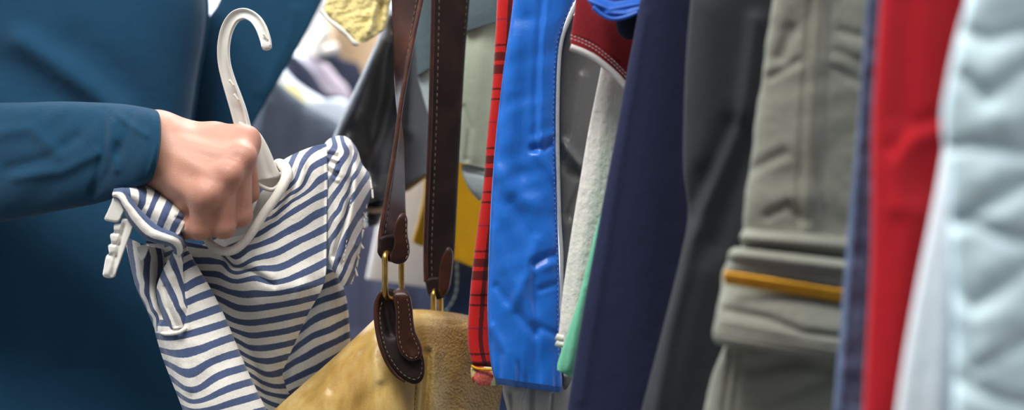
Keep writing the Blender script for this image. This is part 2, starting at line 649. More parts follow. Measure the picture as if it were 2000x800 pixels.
R_ = math.radians
M = {}
M['stripe'] = stripes_mat()
M['skin'] = skin_mat()
M['coat'] = cloth('teal_coat_wool', '#1b425d', .95, .06, .10, 1500, .35, 70, .3, .15)
M['sleeve'] = cloth('teal_sleeve_cotton', '#103c56', .92, .06, .12, 1500, .3, 60, .3, .2)
M['band'] = cloth('cream_rib', '#e6e2d6', .95, .06, .04, 1200, .4, 120, .2, .15)
M['inner'] = cloth('shaded_neckband', '#b9b8b4', .95, .1, .05, 1200, .3, 120, .2, .15)  # neckband rib greyed to paint the shade inside the neck
M['white_plastic'] = plastic('white_plastic', '#dedcd4')
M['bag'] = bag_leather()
M['strap'] = leather('dark_brown_leather', ['#24110a', '#351a0f', '#482615'], .32, 900, .25, .0003, 30, .12, .2, .12, .3)
M['strapin'] = leather('black_brown_leather', ['#140c09', '#1d110d', '#281a14'], .5, 700, .3, .0003, 30, .2, .2, .02, .2)
M['edge'] = leather('tan_leather_edge', ['#33190f', '#472516', '#5c321e'], .35, 900, .2, .0003, 60, .1, .2, .25)
M['thread'] = cloth('cream_thread', '#7d6c5b', .8, .1)
M['brass'] = metal('aged_brass', '#c9a35c', .3)
M['zip'] = metal('gold_zip', '#e0a83a', .32)
M['jleather'] = leather('black_jacket_leather', ['#17171a', '#212125', '#2c2c31'], .35, 300, .4, .0006, 10, .2, .4, .3)
M['fuzzy'] = cloth('yellow_boucle', '#e9d892', 1, .5, .25, 500, 1.2, 160, 1.6, .1, fmid=140)
M['sage'] = cloth('sage_cotton', '#a9b4a0', .92, .06, .08, 1500, .4, 60, .3, .2)
M['slate'] = cloth('slate_green_cotton', '#526368', .9, .06, .1)
M['pale'] = cloth('pale_sage_lining', '#a3b3b3', .9, .06, .1)
M['mustard'] = cloth('mustard_cotton', '#cf9a10', .9, .06, .12)
M['offwhite'] = cloth('off_white_cotton', '#cfcbc6', .9, .06, .06)
M['lilac'] = cloth('lilac_cotton', '#626781', .9, .06, .15)
M['denim'] = cloth('indigo_denim', '#2c3a58', .9, .06, .3, 900, .5, 90, .3, .2)
M['blue'] = satin('blue_satin', '#1c68c6', .36)
M['blueroyal'] = satin('royal_blue_satin', '#1d58b4', .4)
M['greysatin'] = satin('grey_satin', '#9b9a96', .35)
M['lining'] = satin('grey_lining', '#62615e', .45)
M['piping'] = cloth('pale_grey_piping', '#a3a6a6', .9)
M['maroon'] = cloth('maroon_jersey', '#7d1a21', .9, .06, .12)
M['whiteknit'] = cloth('white_fleece', '#d9d7cf', .96, .06, .05, 700, .9, 130, .5, .15)
M['mint'] = cloth('mint_cotton', '#72c2a0', .85, .06, .06)
M['navy'] = cloth('navy_jersey', '#262b45', .95, .06, .10, 1000, .4, 40, .3, .15)
M['charcoal'] = cloth('charcoal_jersey', '#34373b', .95, .06, .14, 1000, .4, 40, .3, .15)
M['khaki'] = cloth('grey_green_twill', '#84867b', .9, .06, .14, 1000, .5, 70, .5, .2, fmid=60)
M['khaki_dark'] = cloth('grey_green_twill_seam', '#6b695c', .9, .06, .14)
M['jeans'] = cloth('washed_denim', '#44536f', .9, .06, .3, 900, .5, 90, .3, .2, fade='#8494b5')
M['red'] = cloth('red_fleece', '#a61b24', .95, .06, .08, 800, .5, 30, .3, .15)
M['white'] = cloth('white_cotton', '#d3d8dd', .9, .06, .04)
M['quilt'] = satin('pale_blue_quilt', '#bcd3da', .5)
M['trouser'] = cloth('dark_trouser', '#24272e', .9)
M['plaid'] = plaid_mat()
M['floral'] = floral_mat()
M['beige'] = cloth('beige_cotton', '#b49a7c', .9, .06, .12)
M['dslate'] = cloth('dark_slate_cotton', '#4f5966', .9, .06, .15)
M['dnavy'] = cloth('dark_navy_wool', '#2b2f40', .9, .06, .15)
M['lblue'] = cloth('ice_blue_cotton', '#d6e0ec', .9, .06, .06)
M['lemon'] = cloth('lemon_cotton', '#f2e7a6', .9, .06, .08)
M['pinstripe'] = cloth('lilac_grey_shirt', '#b8aebb', .9, .06, .1)
M['wall'] = plain('painted_wall', '#e6e6ea', .9)
M['floor'] = plain('grey_floor', '#5c5a57', .6)
M['steel'] = metal('chromed_steel', '#c8c8cc', .25)
M['white_metal'] = plain('white_painted_metal', '#e6e8ec', .4)

# ================================================================== the rack of clothes on the right (near) to the middle (far)
def rail_xy(d):
    return 0.34 - 0.36 * (d - 0.58)


RZ = 1.52


def LR(lp, rp, dl, dr):
    out = []
    for k, ((a, b), (c, e)) in enumerate(zip(lp, rp)):
        q = k / (len(lp) - 1)
        l = dl if np.isscalar(dl) else np.interp(q, np.linspace(0, 1, len(dl)), dl)
        r = dr if np.isscalar(dr) else np.interp(q, np.linspace(0, 1, len(dr)), dr)
        out.append((a, b, l, c, e, r))
    return out


GR = 'clothes hanging close together on the rack'

# pale blue quilted jacket, nearest, at the right edge
T = thing('quilted_jacket', 'pale blue quilted jacket at the near end of the rack', 'jacket', (.28, .6, .6), GR)
qf = []
for (a, w, h) in [([(1885, 150), (1925, 195), (1990, 140), (2060, 120)], 16, -.0032), ([(1850, 290), (1900, 282), (1990, 300), (2060, 290)], 14, -.0026),
                  ([(1860, 440), (1930, 400), (2000, 360), (2060, 350)], 15, -.003), ([(1850, 420), (1910, 440), (1990, 470), (2060, 480)], 14, -.0026),
                  ([(1860, 560), (1900, 600), (1960, 560), (2010, 520), (2060, 500)], 16, -.003), ([(1865, 650), (1900, 720), (1960, 690), (2060, 640)], 17, -.003),
                  ([(1870, 740), (1950, 780), (2050, 800)], 15, -.0026), ([(1875, 60), (1930, 80), (2000, 60), (2060, 70)], 15, -.0022)]:
    qf.append((a, w, h))
for (x, y, w) in [(1930, 235, 34), (1950, 130, 36), (1940, 340, 34), (1945, 510, 36), (1960, 620, 34), (1930, 690, 30), (1975, 420, 30), (1990, 230, 36)]:
    qf.append(([(x - 12, y + 6), (x + 16, y - 8)], w, .0022))
slab('quilted_body', LR([(1900, -30), (1872, 60), (1850, 160), (1840, 235), (1849, 330), (1851, 420), (1860, 560), (1862, 700), (1860, 860)],
                        [(2240, -30), (2240, 60), (2240, 160), (2240, 235), (2240, 330), (2240, 420), (2240, 560), (2240, 700), (2240, 860)], .56, .585),
     .040, M['quilt'], T, qf, [(3, 60, .0010, 60, 1.5)], nu=220, nv=260, ext=(.345, RZ), p=.45)

T = thing('white_shirt', 'plain white shirt sleeve hanging between the red garment and the quilted jacket', 'shirt', (.22, .64, .6), GR)
slab('sleeve', LR([(1890, -30), (1870, 120), (1842, 290), (1822, 400), (1790, 560), (1765, 700), (1742, 860)],
                  [(2010, -30), (2010, 120), (2000, 290), (1990, 400), (1985, 560), (1980, 700), (1975, 860)], .61, .625),
     .024, M['white'], T, [([(1880, 300), (1850, 600), (1830, 850)], 26, .003)], [(5, 70, .0014, 5, 4)], ext=(.325, RZ))

T = thing('red_sweatshirt', 'plain red sweatshirt between washed jeans and a white shirt', 'sweatshirt', (.2, .68, .6), GR)
slab('sleeve', LR([(1722, -30), (1712, 100), (1703, 250), (1702, 400), (1700, 520), (1693, 650), (1682, 860)],
                  [(1960, -30), (1950, 100), (1940, 250), (1930, 400), (1920, 520), (1910, 650), (1900, 860)], .66, .685),
     .030, M['red'], T, [([(1752, 400), (1756, 310), (1785, 268), (1850, 250)], 24, .0022), ([(1745, 290), (1770, 255), (1850, 225)], 17, -.002),
                        ([(1790, 420), (1770, 560), (1740, 800)], 40, .004), ([(1770, 0), (1765, 220)], 30, -.003)], [(6, 75, .0012, 8, 3.5)], ext=(.30, RZ))

T = thing('blue_jeans', 'faded blue jeans showing as a narrow strip beside the red sweatshirt', 'jeans', (.17, .73, .6), GR)
slab('leg', LR([(1694, -30), (1684, 120), (1672, 280), (1660, 400), (1652, 500), (1640, 650), (1622, 860)],
               [(1800, -30), (1800, 120), (1795, 280), (1790, 400), (1785, 500), (1780, 650), (1775, 860)], .72, .735),
     .022, M['jeans'], T, [([(1690, 0), (1672, 400), (1640, 800)], 8, .002)], [(8, 26, .0009, 80, 2)], ext=(.275, RZ))

# grey-green trousers with a zipped cuff
T = thing('grey_trousers', 'grey green twill trousers with a gold zip across the folded cuff', 'trousers', (.15, .79, .6), GR)
kw = [(11, 40, .0014, 70, 1.6), (12, 90, .0022, 20, 2.5)]
slab('leg', LR([(1512, -30), (1494, 110), (1478, 220), (1464, 330), (1452, 420), (1446, 530)],
               [(1800, -30), (1790, 110), (1780, 220), (1770, 330), (1765, 420), (1760, 560)], .79, .815),
     .034, M['khaki'], T, [([(1604, 0), (1590, 200), (1575, 450)], 24, .0035), ([(1583, 0), (1570, 200), (1557, 450)], 6, -.002),
                          ([(1625, 0), (1614, 200), (1606, 450)], 6, -.0015), ([(1640, 60), (1690, 75)], 10, -.0016), ([(1635, 100), (1690, 125)], 10, -.0016),
                          ([(1630, 135), (1680, 160)], 9, -.0013), ([(1525, 110), (1545, 60)], 14, -.003), ([(1505, 150), (1560, 120)], 10, -.002),
                          ([(1470, 330), (1530, 300)], 12, -.002), ([(1500, 420), (1540, 400), (1570, 430)], 9, -.003)], kw, ext=(.25, RZ), edge=1.2)
zg = lambda x: (x - 1412) * .175
slab('cuff_roll', [(1452, 446, .785, 1760, 470, .81), (1445, 462, .778, 1760, 492, .806), (1448, 474, .785, 1760, 505, .81)], .038, M['khaki'], T, (), [(13, 30, .0008, 85, 2)], nv=60)
slab('cuff_band', [(1436, 482, .783, 1760, 520, .81), (1424, 492, .775, 1760, 536, .803), (1420, 512, .779, 1760, 552, .806), (1412, 530, .780, 1760, 586, .808),
                   (1408, 560, .780, 1760, 612, .808), (1402, 590, .775, 1760, 640, .803), (1394, 640, .770, 1760, 690, .798), (1396, 664, .772, 1760, 712, .799), (1404, 672, .782, 1760, 716, .806)],
     .046, M['khaki'], T, [([(1420, 606), (1500, 622), (1570, 650), (1660, 660)], 9, -.003), ([(1420, 510), (1560, 530), (1660, 545)], 6, -.0022),
                          ([(1412, 541), (1640, 576)], 15, -.0042), ([(1410, 640), (1640, 680)], 5, -.0012), ([(1410, 652), (1640, 692)], 5, -.0012)], [(14, 45, .0012, 80, 2)], nv=200, edge=1.2)
zv = []
for x in np.arange(1416, 1742, 5.2):       # the teeth of the zip and its tape
    q = (x - 1412) / 228
    d = .7555 + .0185 * q
    y = 541 + 36 * q
    zv.append(tube('', W3([x, x + 1.2], [y - 13, y + 13], [d, d]), [.0008, .0008], None, wire=True, n=8, m=5))
V, F = join(zv)
mesh_obj('zip', V, F, M['zip'], T)
slab('lower_leg', LR([(1418, 668), (1404, 700), (1386, 750), (1364, 860)], [(1760, 700), (1755, 730), (1750, 780), (1745, 880)], .80, .825),
     .03, M['khaki'], T, [([(1428, 690), (1405, 860)], 5, -.0022), ([(1446, 690), (1425, 860)], 5, -.0018), ([(1470, 720), (1560, 700), (1620, 720)], 16, -.005),
                         ([(1480, 790), (1560, 760), (1620, 740)], 14, -.003)], kw, nv=90)
for off in (0, 13, 26, 38):
    pts = [(1576 + off * 1.05, -20), (1568 + off, 120), (1560 + off, 260), (1550 + off, 440)]
    stitches('stitching', [W3(x, y, .7735 + (x - 1500) * 8e-5 - .0005 - (.0024 if 8 < off < 30 else 0)) for x, y in pts], M['khaki_dark'], T, .004, .0028, .0005)

T = thing('charcoal_shirt', 'charcoal grey jersey shirt left of the grey green trousers', 'shirt', (.11, .87, .6), GR)
slab('sleeve', LR([(1352, -30), (1341, 100), (1336, 220), (1335, 330), (1344, 410), (1334, 480), (1300, 620), (1256, 790), (1240, 860)],
                  [(1650, -30), (1640, 100), (1630, 220), (1620, 330), (1610, 410), (1600, 480), (1580, 620), (1540, 790), (1525, 860)], .875, .91),
     .036, M['charcoal'], T, [([(1478, 40), (1452, 230), (1402, 345), (1372, 410), (1345, 500), (1310, 640), (1270, 860)], 16, .006), ([(1430, 250), (1385, 340), (1352, 420)], 24, -.005),
                             ([(1480, 250), (1430, 370), (1395, 470)], 26, -.005), ([(1380, 20), (1375, 300)], 34, .003), ([(1370, 540), (1325, 720), (1290, 880)], 30, .003)], [(17, 80, .0012, 15, 3)], ext=(.215, RZ))

T = thing('navy_shirt', 'plain navy blue jersey shirt with straight sleeve between white and charcoal clothes', 'shirt', (.07, .95, .6), GR)
slab('sleeve', LR([(1256, -30), (1238, 70), (1220, 165), (1203, 260), (1180, 380), (1160, 490), (1138, 610), (1112, 770), (1100, 860)],
                  [(1440, -30), (1440, 70), (1440, 165), (1440, 260), (1440, 380), (1430, 490), (1420, 610), (1400, 770), (1390, 860)], .95, .985),
     .030, M['navy'], T, [([(1310, 0), (1280, 400), (1240, 800)], 60, .004), ([(1260, 30), (1200, 380), (1135, 780)], 10, .0012)], [(19, 120, .0012, 10, 4)], ext=(.185, RZ))

T = thing('mint_top', 'mint green top peeking out along the left of the navy shirt', 'top', (.05, .99, .7), GR)
slab('sleeve', LR([(1222, 290), (1192, 370), (1172, 420), (1158, 470), (1143, 530), (1128, 590), (1108, 650), (1090, 705), (1088, 722)],
                  [(1290, 290), (1262, 370), (1240, 420), (1232, 470), (1222, 530), (1215, 590), (1200, 650), (1150, 722), (1116, 737)], 1.0, 1.01),
     .014, M['mint'], T, [([(1140, 560), (1110, 725)], 9, .0015)], nv=90)

T = thing('white_fleece', 'off white fleece garment hanging beside the navy shirt', 'fleece', (.05, 1.03, .7), GR)
slab('fleece_body', LR([(1186, 60), (1172, 140), (1150, 250), (1133, 350), (1118, 440), (1106, 520), (1098, 580), (1092, 640), (1088, 676)],
                       [(1320, 60), (1320, 140), (1310, 250), (1305, 350), (1300, 440), (1290, 520), (1280, 580), (1270, 660), (1255, 715)], 1.025, 1.045),
     .018, M['whiteknit'], T, [([(1196, 160), (1150, 420), (1120, 640)], 16, .002)], [(21, 60, .0008, 15, 3)], ext=(.155, RZ))
parts = [tube('', W3([1086, 1092, 1101], [656 + k, 659 + k, 660 + k], [1.012] * 3), .0026, None, wire=True, n=10) for k in (0, 12)]
V, F = join(parts)
mesh_obj('drawcord', V, F, M['whiteknit'], T)

T = thing('maroon_shorts', 'maroon jersey shorts with a white hem above the white fleece', 'shorts', (.06, .98, 1.1), GR)
hem = [(1114, 88), (1136, 96), (1160, 108), (1184, 126), (1206, 146), (1240, 182), (1290, 220)]
slab('cloth_body', [(1126, -30, .992, 1330, -30, 1.005), (1123, 15, .992, 1325, 30, 1.005), (1118, 50, .992, 1322, 110, 1.003), (1115, 72, .992, 1310, 180, 1.0), (1114, 86, .992, 1295, 222, 1.0)],
     .014, M['maroon'], T, [([(1180, 0), (1190, 110)], 20, .002), ([(1118, 70), (1140, 77), (1166, 89), (1192, 108), (1240, 150)], 2.5, -.0008)], (), ext=(.17, RZ), nv=110)
tube('hem', W3([p[0] for p in hem], [p[1] + 4 for p in hem], [.987] * 7), .0026, M['offwhite'], T, n=10)
for o in (-20, -13):
    stitches('stitching', W3([p[0] for p in hem[:6]], [p[1] + o for p in hem[:6]], [.9838] * 6), M['offwhite'], T, .003, .002, .0003)

T = thing('royal_blue_jacket', 'crumpled royal blue satin jacket at the top beside the navy shirt', 'jacket', (.08, .96, 1.2), GR)
slab('satin_body', [(1128, -40, .962, 1330, -60, .972), (1140, -15, .96, 1320, -20, .97), (1152, 8, .958, 1300, 10, .967), (1172, 26, .958, 1290, 16, .966), (1192, 36, .958, 1280, 20, .966)],
     .012, M['blueroyal'], T, [([(1150, 0), (1190, 18), (1250, 6)], 6, .002), ([(1140, -14), (1200, 4), (1260, -6)], 7, -.002), ([(1185, 26), (1225, 26), (1260, 14)], 5, .002)], [(31, 16, .0012, 70, 2)], nv=90)
tube('hem', W3([1158, 1176, 1196, 1220, 1246], [14, 29, 37, 34, 24], [.951] * 5), .0016, M['blueroyal'], T)
slab('dark_piece', [(1210, 10, .975, 1290, 10, .98), (1203, 45, .975, 1285, 45, .98), (1208, 65, .975, 1280, 65, .98), (1222, 78, .975, 1270, 75, .98)], .008, M['dnavy'], T, nv=40)['label'] = 'dark navy piece under the satin'  # small dark navy slab just below the satin hem

# the light blue satin jacket
T = thing('blue_jacket', 'bright blue satin jacket with grey piping beside the red plaid shirt', 'jacket', (.03, 1.09, .7), GR)
bf = [([(1060, 0), (1052, 80), (1047, 180), (1046, 290)], 8, -.0022), ([(1068, 0), (1060, 100), (1056, 290)], 8, .0014),
      ([(1010, 60), (990, 260), (985, 420)], 26, .003), ([(1028, 40), (1018, 330)], 18, -.002),
      ([(1040, 292), (1062, 290), (1090, 272)], 7, -.0028), ([(1044, 275), (1088, 258)], 10, .002), ([(1048, 300), (1088, 350)], 11, .0018),
      ([(965, 330), (1000, 372), (1046, 400)], 18, .0022), ([(1000, 400), (1040, 470), (1050, 520)], 15, -.0025),
      ([(962, 450), (985, 520), (1040, 620)], 14, .0022), ([(1000, 600), (1030, 540), (1048, 470)], 12, .0022), ([(970, 560), (1000, 600), (1044, 650)], 10, -.0022),
      ([(1044, 512), (1068, 500), (1093, 492)], 7, -.0030), ([(1046, 528), (1093, 512)], 9, .002), ([(1056, 565), (1093, 552)], 8, -.002),
      ([(1042, 520), (1048, 640), (1040, 760)], 8, -.0018), ([(960, 640), (990, 690), (1000, 750)], 10, .0024),
      ([(1056, 640), (1092, 655)], 8, -.0016), ([(985, 660), (1015, 720), (1030, 760)], 7, -.0024, 'fade')]
rg_ = random.Random(5)
x = 972
while x < 1098:                                   # gathers of the elastic hem
    L = rg_.uniform(50, 150)
    bf.append(([(x + rg_.uniform(-8, 8), 768 - L), (x + rg_.uniform(-2, 2), 772)], rg_.uniform(3.5, 6), -rg_.uniform(.0010, .0028), 'fade'))
    x += rg_.uniform(8, 19)
slab('satin_body', LR([(1006, -30), (996, 50), (984, 130), (971, 240), (963, 330), (957, 430), (953, 540), (952, 610), (955, 680), (962, 726), (972, 750)],
                      [(1135, -30), (1100, 55), (1089, 130), (1087, 240), (1087, 330), (1089, 430), (1093, 540), (1093, 610), (1094, 690), (1098, 745), (1094, 766)], 1.075, 1.082),
     .03, M['blue'], T, bf, [(41, 46, .0014, 35, 2.0), (42, 22, .0009, 60, 2), (43, 30, .0009, -40, 2)], nu=260, nv=330, ext=(.13, RZ), p=.4, taper=(1, .45))
zp = [(1132, -10), (1108, 40), (1094, 80), (1088, 140), (1086, 240), (1087, 330), (1090, 430), (1094, 500), (1094, 600), (1096, 680), (1102, 735)]
tube('piping', W3([p[0] + 3 for p in zp], [p[1] for p in zp], [1.072] * len(zp)), .0016, M['piping'], T, m=120)
stitches('stitching', W3([p[0] - 5 for p in zp], [p[1] for p in zp], [1.0655] * len(zp)), M['blueroyal'], T, .0042, .0026, .0006)
slab('lining', LR([(1112, 30), (1098, 90), (1092, 160), (1090, 260), (1092, 360), (1096, 460), (1098, 760)],
                  [(1220, 30), (1210, 90), (1200, 160), (1195, 260), (1190, 360), (1180, 460), (1150, 760)], 1.092, 1.11),
     .014, M['lining'], T, [([(1140, 150), (1120, 260), (1106, 300)], 10, .004), ([(1110, 330), (1140, 350), (1110, 420)], 10, -.005), ([(1100, 280), (1130, 320)], 8, .004)], [(45, 34, .002, 25, 2)], nv=120)['label'] = 'shiny grey lining'
slab('waistband', [(984, 738, 1.098, 1135, 735, 1.10), (982, 765, 1.096, 1135, 775, 1.098), (990, 800, 1.096, 1130, 805, 1.098), (1000, 860, 1.10, 1130, 860, 1.10)],
     .022, M['greysatin'], T, [([(1030, 755), (1018, 780), (1022, 850)], 7, .004), ([(1040, 760), (1038, 850)], 5, -.004), ([(1080, 770), (1074, 850)], 3, -.003), ([(1000, 770), (1006, 850)], 6, -.003)], [(47, 20, .0012, 10, 2)], nv=90)['label'] = 'shiny grey gathered waistband'

# plaid shirt
T = thing('plaid_shirt', 'red and black plaid flannel shirt sleeve with a floral cuff', 'shirt', (0, 1.14, .7), GR)
slab('sleeve', LR([(972, -30), (968, 60), (961, 170), (951, 270), (944, 360), (933, 440), (922, 530), (916, 600), (913, 660), (919, 700), (926, 716)],
                  [(1060, -30), (1052, 60), (1040, 170), (1030, 270), (1022, 360), (1010, 440), (1000, 530), (990, 600), (985, 660), (984, 700), (984, 722)], 1.125, 1.14),
     .03, M['plaid'], T, [([(985, 0), (968, 300), (940, 560)], 24, .003)], [(51, 70, .0012, 10, 3)], ext=(.105, RZ), p=.5, taper=(1, .6))
slab('cuff', [(921, 713, 1.124, 982, 718, 1.13), (919, 722, 1.122, 984, 728, 1.128), (921, 740, 1.122, 986, 744, 1.128), (930, 753, 1.124, 990, 752, 1.13)],
     .02, M['floral'], T, (), [(53, 18, .0006, 20, 2)], nv=50)['label'] = 'floral cotton cuff'
tube('cuff_binding', W3([921, 932, 950, 972, 984], [714, 719, 721, 722, 722], [1.1155, 1.113, 1.112, 1.113, 1.116]), .0011, M['mustard'], T)

# sage shirt behind the straps
T = thing('sage_shirt', 'pale sage green cotton shirt with a slate yoke behind the bag straps', 'shirt', (-.05, 1.28, .9), GR)
slab('sleeve', LR([(905, 30), (903, 110), (897, 200), (893, 280), (890, 316)], [(1010, 20), (1005, 110), (1000, 200), (995, 280), (985, 338)], 1.27, 1.285),
     .03, M['sage'], T, [([(905, 210), (918, 250), (912, 310)], 6, -.003), ([(940, 60), (925, 300)], 20, .003)], [(61, 40, .001, 10, 2.5)], ext=(.05, RZ), nv=110)
slab('yoke', [(908, -30, 1.262, 1010, -30, 1.275), (908, 30, 1.26, 1010, 0, 1.275), (908, 62, 1.262, 1010, 30, 1.275)], .034, M['slate'], T, nv=40)['label'] = 'slate grey yoke'
slab('tail', [(900, 322, 1.275, 985, 318, 1.285), (905, 345, 1.27, 980, 340, 1.28), (918, 372, 1.27, 975, 360, 1.28), (935, 392, 1.275, 970, 372, 1.28)], .02, M['pale'], T, [([(915, 335), (950, 345)], 4, -.002)], (), nv=60)
slab('collar', [(805, -30, 1.285, 850, -30, 1.29), (807, 60, 1.285, 850, 50, 1.29), (812, 110, 1.285, 850, 100, 1.29), (815, 148, 1.285, 850, 126, 1.29)], .016, M['slate'], T, nv=60)['label'] = 'slate grey front edge'
slab('front', [(815, 140, 1.292, 870, 118, 1.30), (818, 160, 1.29, 870, 150, 1.30), (826, 190, 1.29, 870, 190, 1.30), (838, 228, 1.29, 870, 240, 1.30)], .012, M['pale'], T, nv=60)

T = thing('mustard_shirt', 'mustard yellow shirt behind the bag straps below the sage shirt', 'shirt', (-.06, 1.4, .9), GR)
slab('shirt_body', [(830, 300, 1.47, 985, 300, 1.485), (826, 380, 1.47, 980, 380, 1.485), (816, 430, 1.47, 975, 440, 1.485), (806, 466, 1.47, 965, 520, 1.485), (808, 474, 1.47, 962, 536, 1.485)],
     .03, M['mustard'], T, [([(850, 330), (830, 470)], 14, .003), ([(880, 340), (890, 500)], 16, .003)], [(63, 50, .0015, 10, 2.5)], ext=(.02, RZ), nv=90)

T = thing('indigo_jeans', 'dark indigo jeans with pale seam below the mustard shirt', 'jeans', (-.06, 1.5, .7), GR)
slab('leg', LR([(880, 440), (874, 520), (862, 580), (855, 640), (850, 920)], [(1010, 440), (1030, 520), (1060, 580), (1110, 640), (1140, 920)], 1.53, 1.545), .04, M['denim'], T,
     [([(895, 500), (894, 560), (872, 610)], 4, .002)], [(65, 30, .001, 10, 2)], ext=(.0, RZ), nv=80)
stitches('stitching', W3([891, 893, 888, 868], [500, 545, 580, 612], [1.506, 1.506, 1.506, 1.509]), M['sage'], T, .009, .007, .0009)

T = thing('grey_shirt', 'light grey shirt hanging behind the brass rings of the bag', 'shirt', (-.13, 1.6, .9), GR)
slab('shirt_body', [(770, 250, 1.615, 880, 250, 1.625), (757, 340, 1.615, 880, 340, 1.625), (735, 440, 1.615, 875, 440, 1.625), (716, 535, 1.615, 868, 555, 1.625), (716, 541, 1.615, 868, 562, 1.625)],
     .03, M['offwhite'], T, [([(760, 400), (740, 540)], 16, .002)], [(67, 60, .0012, 10, 3)], ext=(-.03, RZ), nv=80)

T = thing('lilac_dress', 'greyish lilac dress with soft folds low behind the bag', 'dress', (-.2, 1.75, .6), GR)
slab('skirt', [(690, 385, 1.72, 900, 380, 1.735), (660, 450, 1.72, 905, 450, 1.735), (640, 600, 1.72, 910, 600, 1.735), (630, 900, 1.72, 915, 900, 1.735)], .06, M['lilac'], T,
     [([(700, 420), (696, 640)], 14, -.008), ([(730, 420), (732, 640)], 12, .008), ([(672, 420), (668, 640)], 10, .006), ([(815, 550), (812, 620)], 14, .008)], [(69, 40, .004, 2, 6)], nv=90)

# black leather jacket
T = thing('leather_jacket', 'black leather jacket with ribbed cuff behind the bag straps', 'jacket', (-.15, 1.4, .95), GR)
slab('sleeve', LR([(752, 30), (738, 75), (722, 110), (704, 150), (685, 190), (664, 235), (645, 290), (652, 350), (690, 392), (720, 396)],
                  [(850, 20), (850, 60), (850, 100), (850, 140), (850, 190), (850, 230), (850, 280), (850, 320), (842, 338), (800, 372)], 1.395, 1.41),
     .09, M['jleather'], T, [([(745, 80), (705, 190), (668, 300)], 20, .008), ([(780, 60), (760, 200), (720, 330)], 18, -.009), ([(800, 60), (795, 250)], 22, .007), ([(690, 260), (720, 350)], 18, -.006)],
     [(71, 40, .002, 20, 2.5)], ext=(.02, RZ), p=.8, nv=140)
slab('cuff', [(706, 380, 1.42, 765, 366, 1.425), (710, 400, 1.42, 758, 392, 1.425), (712, 425, 1.42, 748, 420, 1.425), (714, 442, 1.42, 738, 440, 1.425)], .04, M['jleather'], T,
     [([(710, 400 + k), (750, 396 + k)], 3, .003) for k in (0, 10, 20, 30)], nv=60)['label'] = 'ribbed dark cuff'
tube('cuff_stripe', W3([709, 728, 754], [404, 411, 407], [1.403, 1.395, 1.401]), .003, M['beige'], T)

T = thing('yellow_cardigan', 'pale yellow nubby knit cardigan edge above the leather jacket', 'cardigan', (-.15, 1.3, 1.2), GR)
slab('knit_body', [(648, -60, 1.30, 775, -60, 1.31), (640, -10, 1.30, 768, -10, 1.31), (632, 22, 1.30, 762, 10, 1.31), (648, 42, 1.30, 757, 40, 1.31), (676, 68, 1.30, 748, 60, 1.31), (694, 85, 1.30, 716, 82, 1.31)],
     .045, M['fuzzy'], T, [([(735, 10), (722, 60)], 5, .006), ([(742, 10), (735, 60)], 8, -.008)], [(73, 9, .0016, 60, 1.2), (74, 14, .0016, 10, 1.4)], ext=(.0, RZ), nv=150, p=.5)
tube('knit_edge', W3([628, 642, 662, 680, 692, 699], [20, 38, 54, 70, 84, 86], [1.284, 1.28, 1.277, 1.277, 1.278, 1.283]), [.0022, .002, .0026, .002, .0026, .002], M['band'], T, m=60)

# the rack itself
T = thing('clothes_rack', 'long chromed clothes rack the clothes hang on', 'rack', (0.1, 1.1, 0))
ra, rb = (rail_xy(.40), .40, RZ), (rail_xy(1.95), 1.95, RZ)
tube('rail', [ra, tuple((np.array(ra) + rb) / 2), rb], .012, M['steel'], T)
for e in (ra, rb):
    tube('upright', [e, (e[0], e[1], .8), (e[0], e[1], .03)], .014, M['steel'], T)
    tube('foot', [(e[0] - .2, e[1], .02), (e[0], e[1], .02), (e[0] + .2, e[1], .02)], .018, M['steel'], T)

# ================================================================== the second rack, far behind and out of focus
GB = 'clothes on the far rack'
T = thing('slate_coat', 'dark slate coat with sloping shoulder on the far rack', 'coat', (-.35, 2.0, .8), GB)
slab('coat_body', [(505, 150, 2.0, 545, 160, 2.0), (480, 200, 2.0, 600, 205, 2.0), (455, 260, 2.0, 660, 238, 2.0), (440, 330, 2.0, 720, 290, 2.0), (430, 500, 2.0, 740, 500, 2.0), (420, 760, 2.0, 750, 760, 2.0)],
     .09, M['dslate'], T, [([(520, 200), (500, 300)], 14, .008), ([(590, 215), (575, 300)], 16, -.008)], [(81, 60, .004, 10, 3)])
T = thing('ice_blue_shirt', 'ice blue shirt shoulder sloping behind the slate coat', 'shirt', (-.35, 2.1, .9), GB)
slab('shirt_body', [(505, 110, 2.12, 545, 120, 2.12), (495, 140, 2.12, 580, 160, 2.12), (490, 190, 2.12, 630, 192, 2.12), (480, 260, 2.12, 690, 222, 2.12), (470, 500, 2.12, 720, 500, 2.12)], .06, M['lblue'], T, (), [(83, 60, .004, 10, 3)])
slab('pocket_square', [(538, 168, 2.085, 582, 164, 2.085), (536, 185, 2.08, 592, 188, 2.08), (540, 205, 2.08, 600, 214, 2.08), (560, 215, 2.083, 602, 226, 2.083)], .014, M['lemon'], T, nv=50)['label'] = 'lemon yellow patch'
T = thing('navy_coat', 'dark navy coat shoulder on the far rack', 'coat', (-.33, 2.25, .9), GB)
slab('coat_body', [(545, 100, 2.25, 580, 110, 2.25), (552, 125, 2.25, 610, 140, 2.25), (560, 150, 2.25, 640, 182, 2.25), (560, 200, 2.25, 690, 215, 2.25), (550, 420, 2.25, 720, 420, 2.25)], .06, M['dnavy'], T, (), [(85, 50, .004, 30, 3)])
T = thing('lilac_shirt', 'pinstriped lilac grey shirt on the far rack', 'shirt', (-.3, 2.4, .9), GB)
slab('shirt_body', [(590, 110, 2.4, 640, 125, 2.4), (600, 135, 2.4, 660, 150, 2.4), (605, 170, 2.4, 690, 200, 2.4), (600, 400, 2.4, 720, 400, 2.4)], .06, M['pinstripe'], T, (), [(87, 40, .004, 40, 3)])
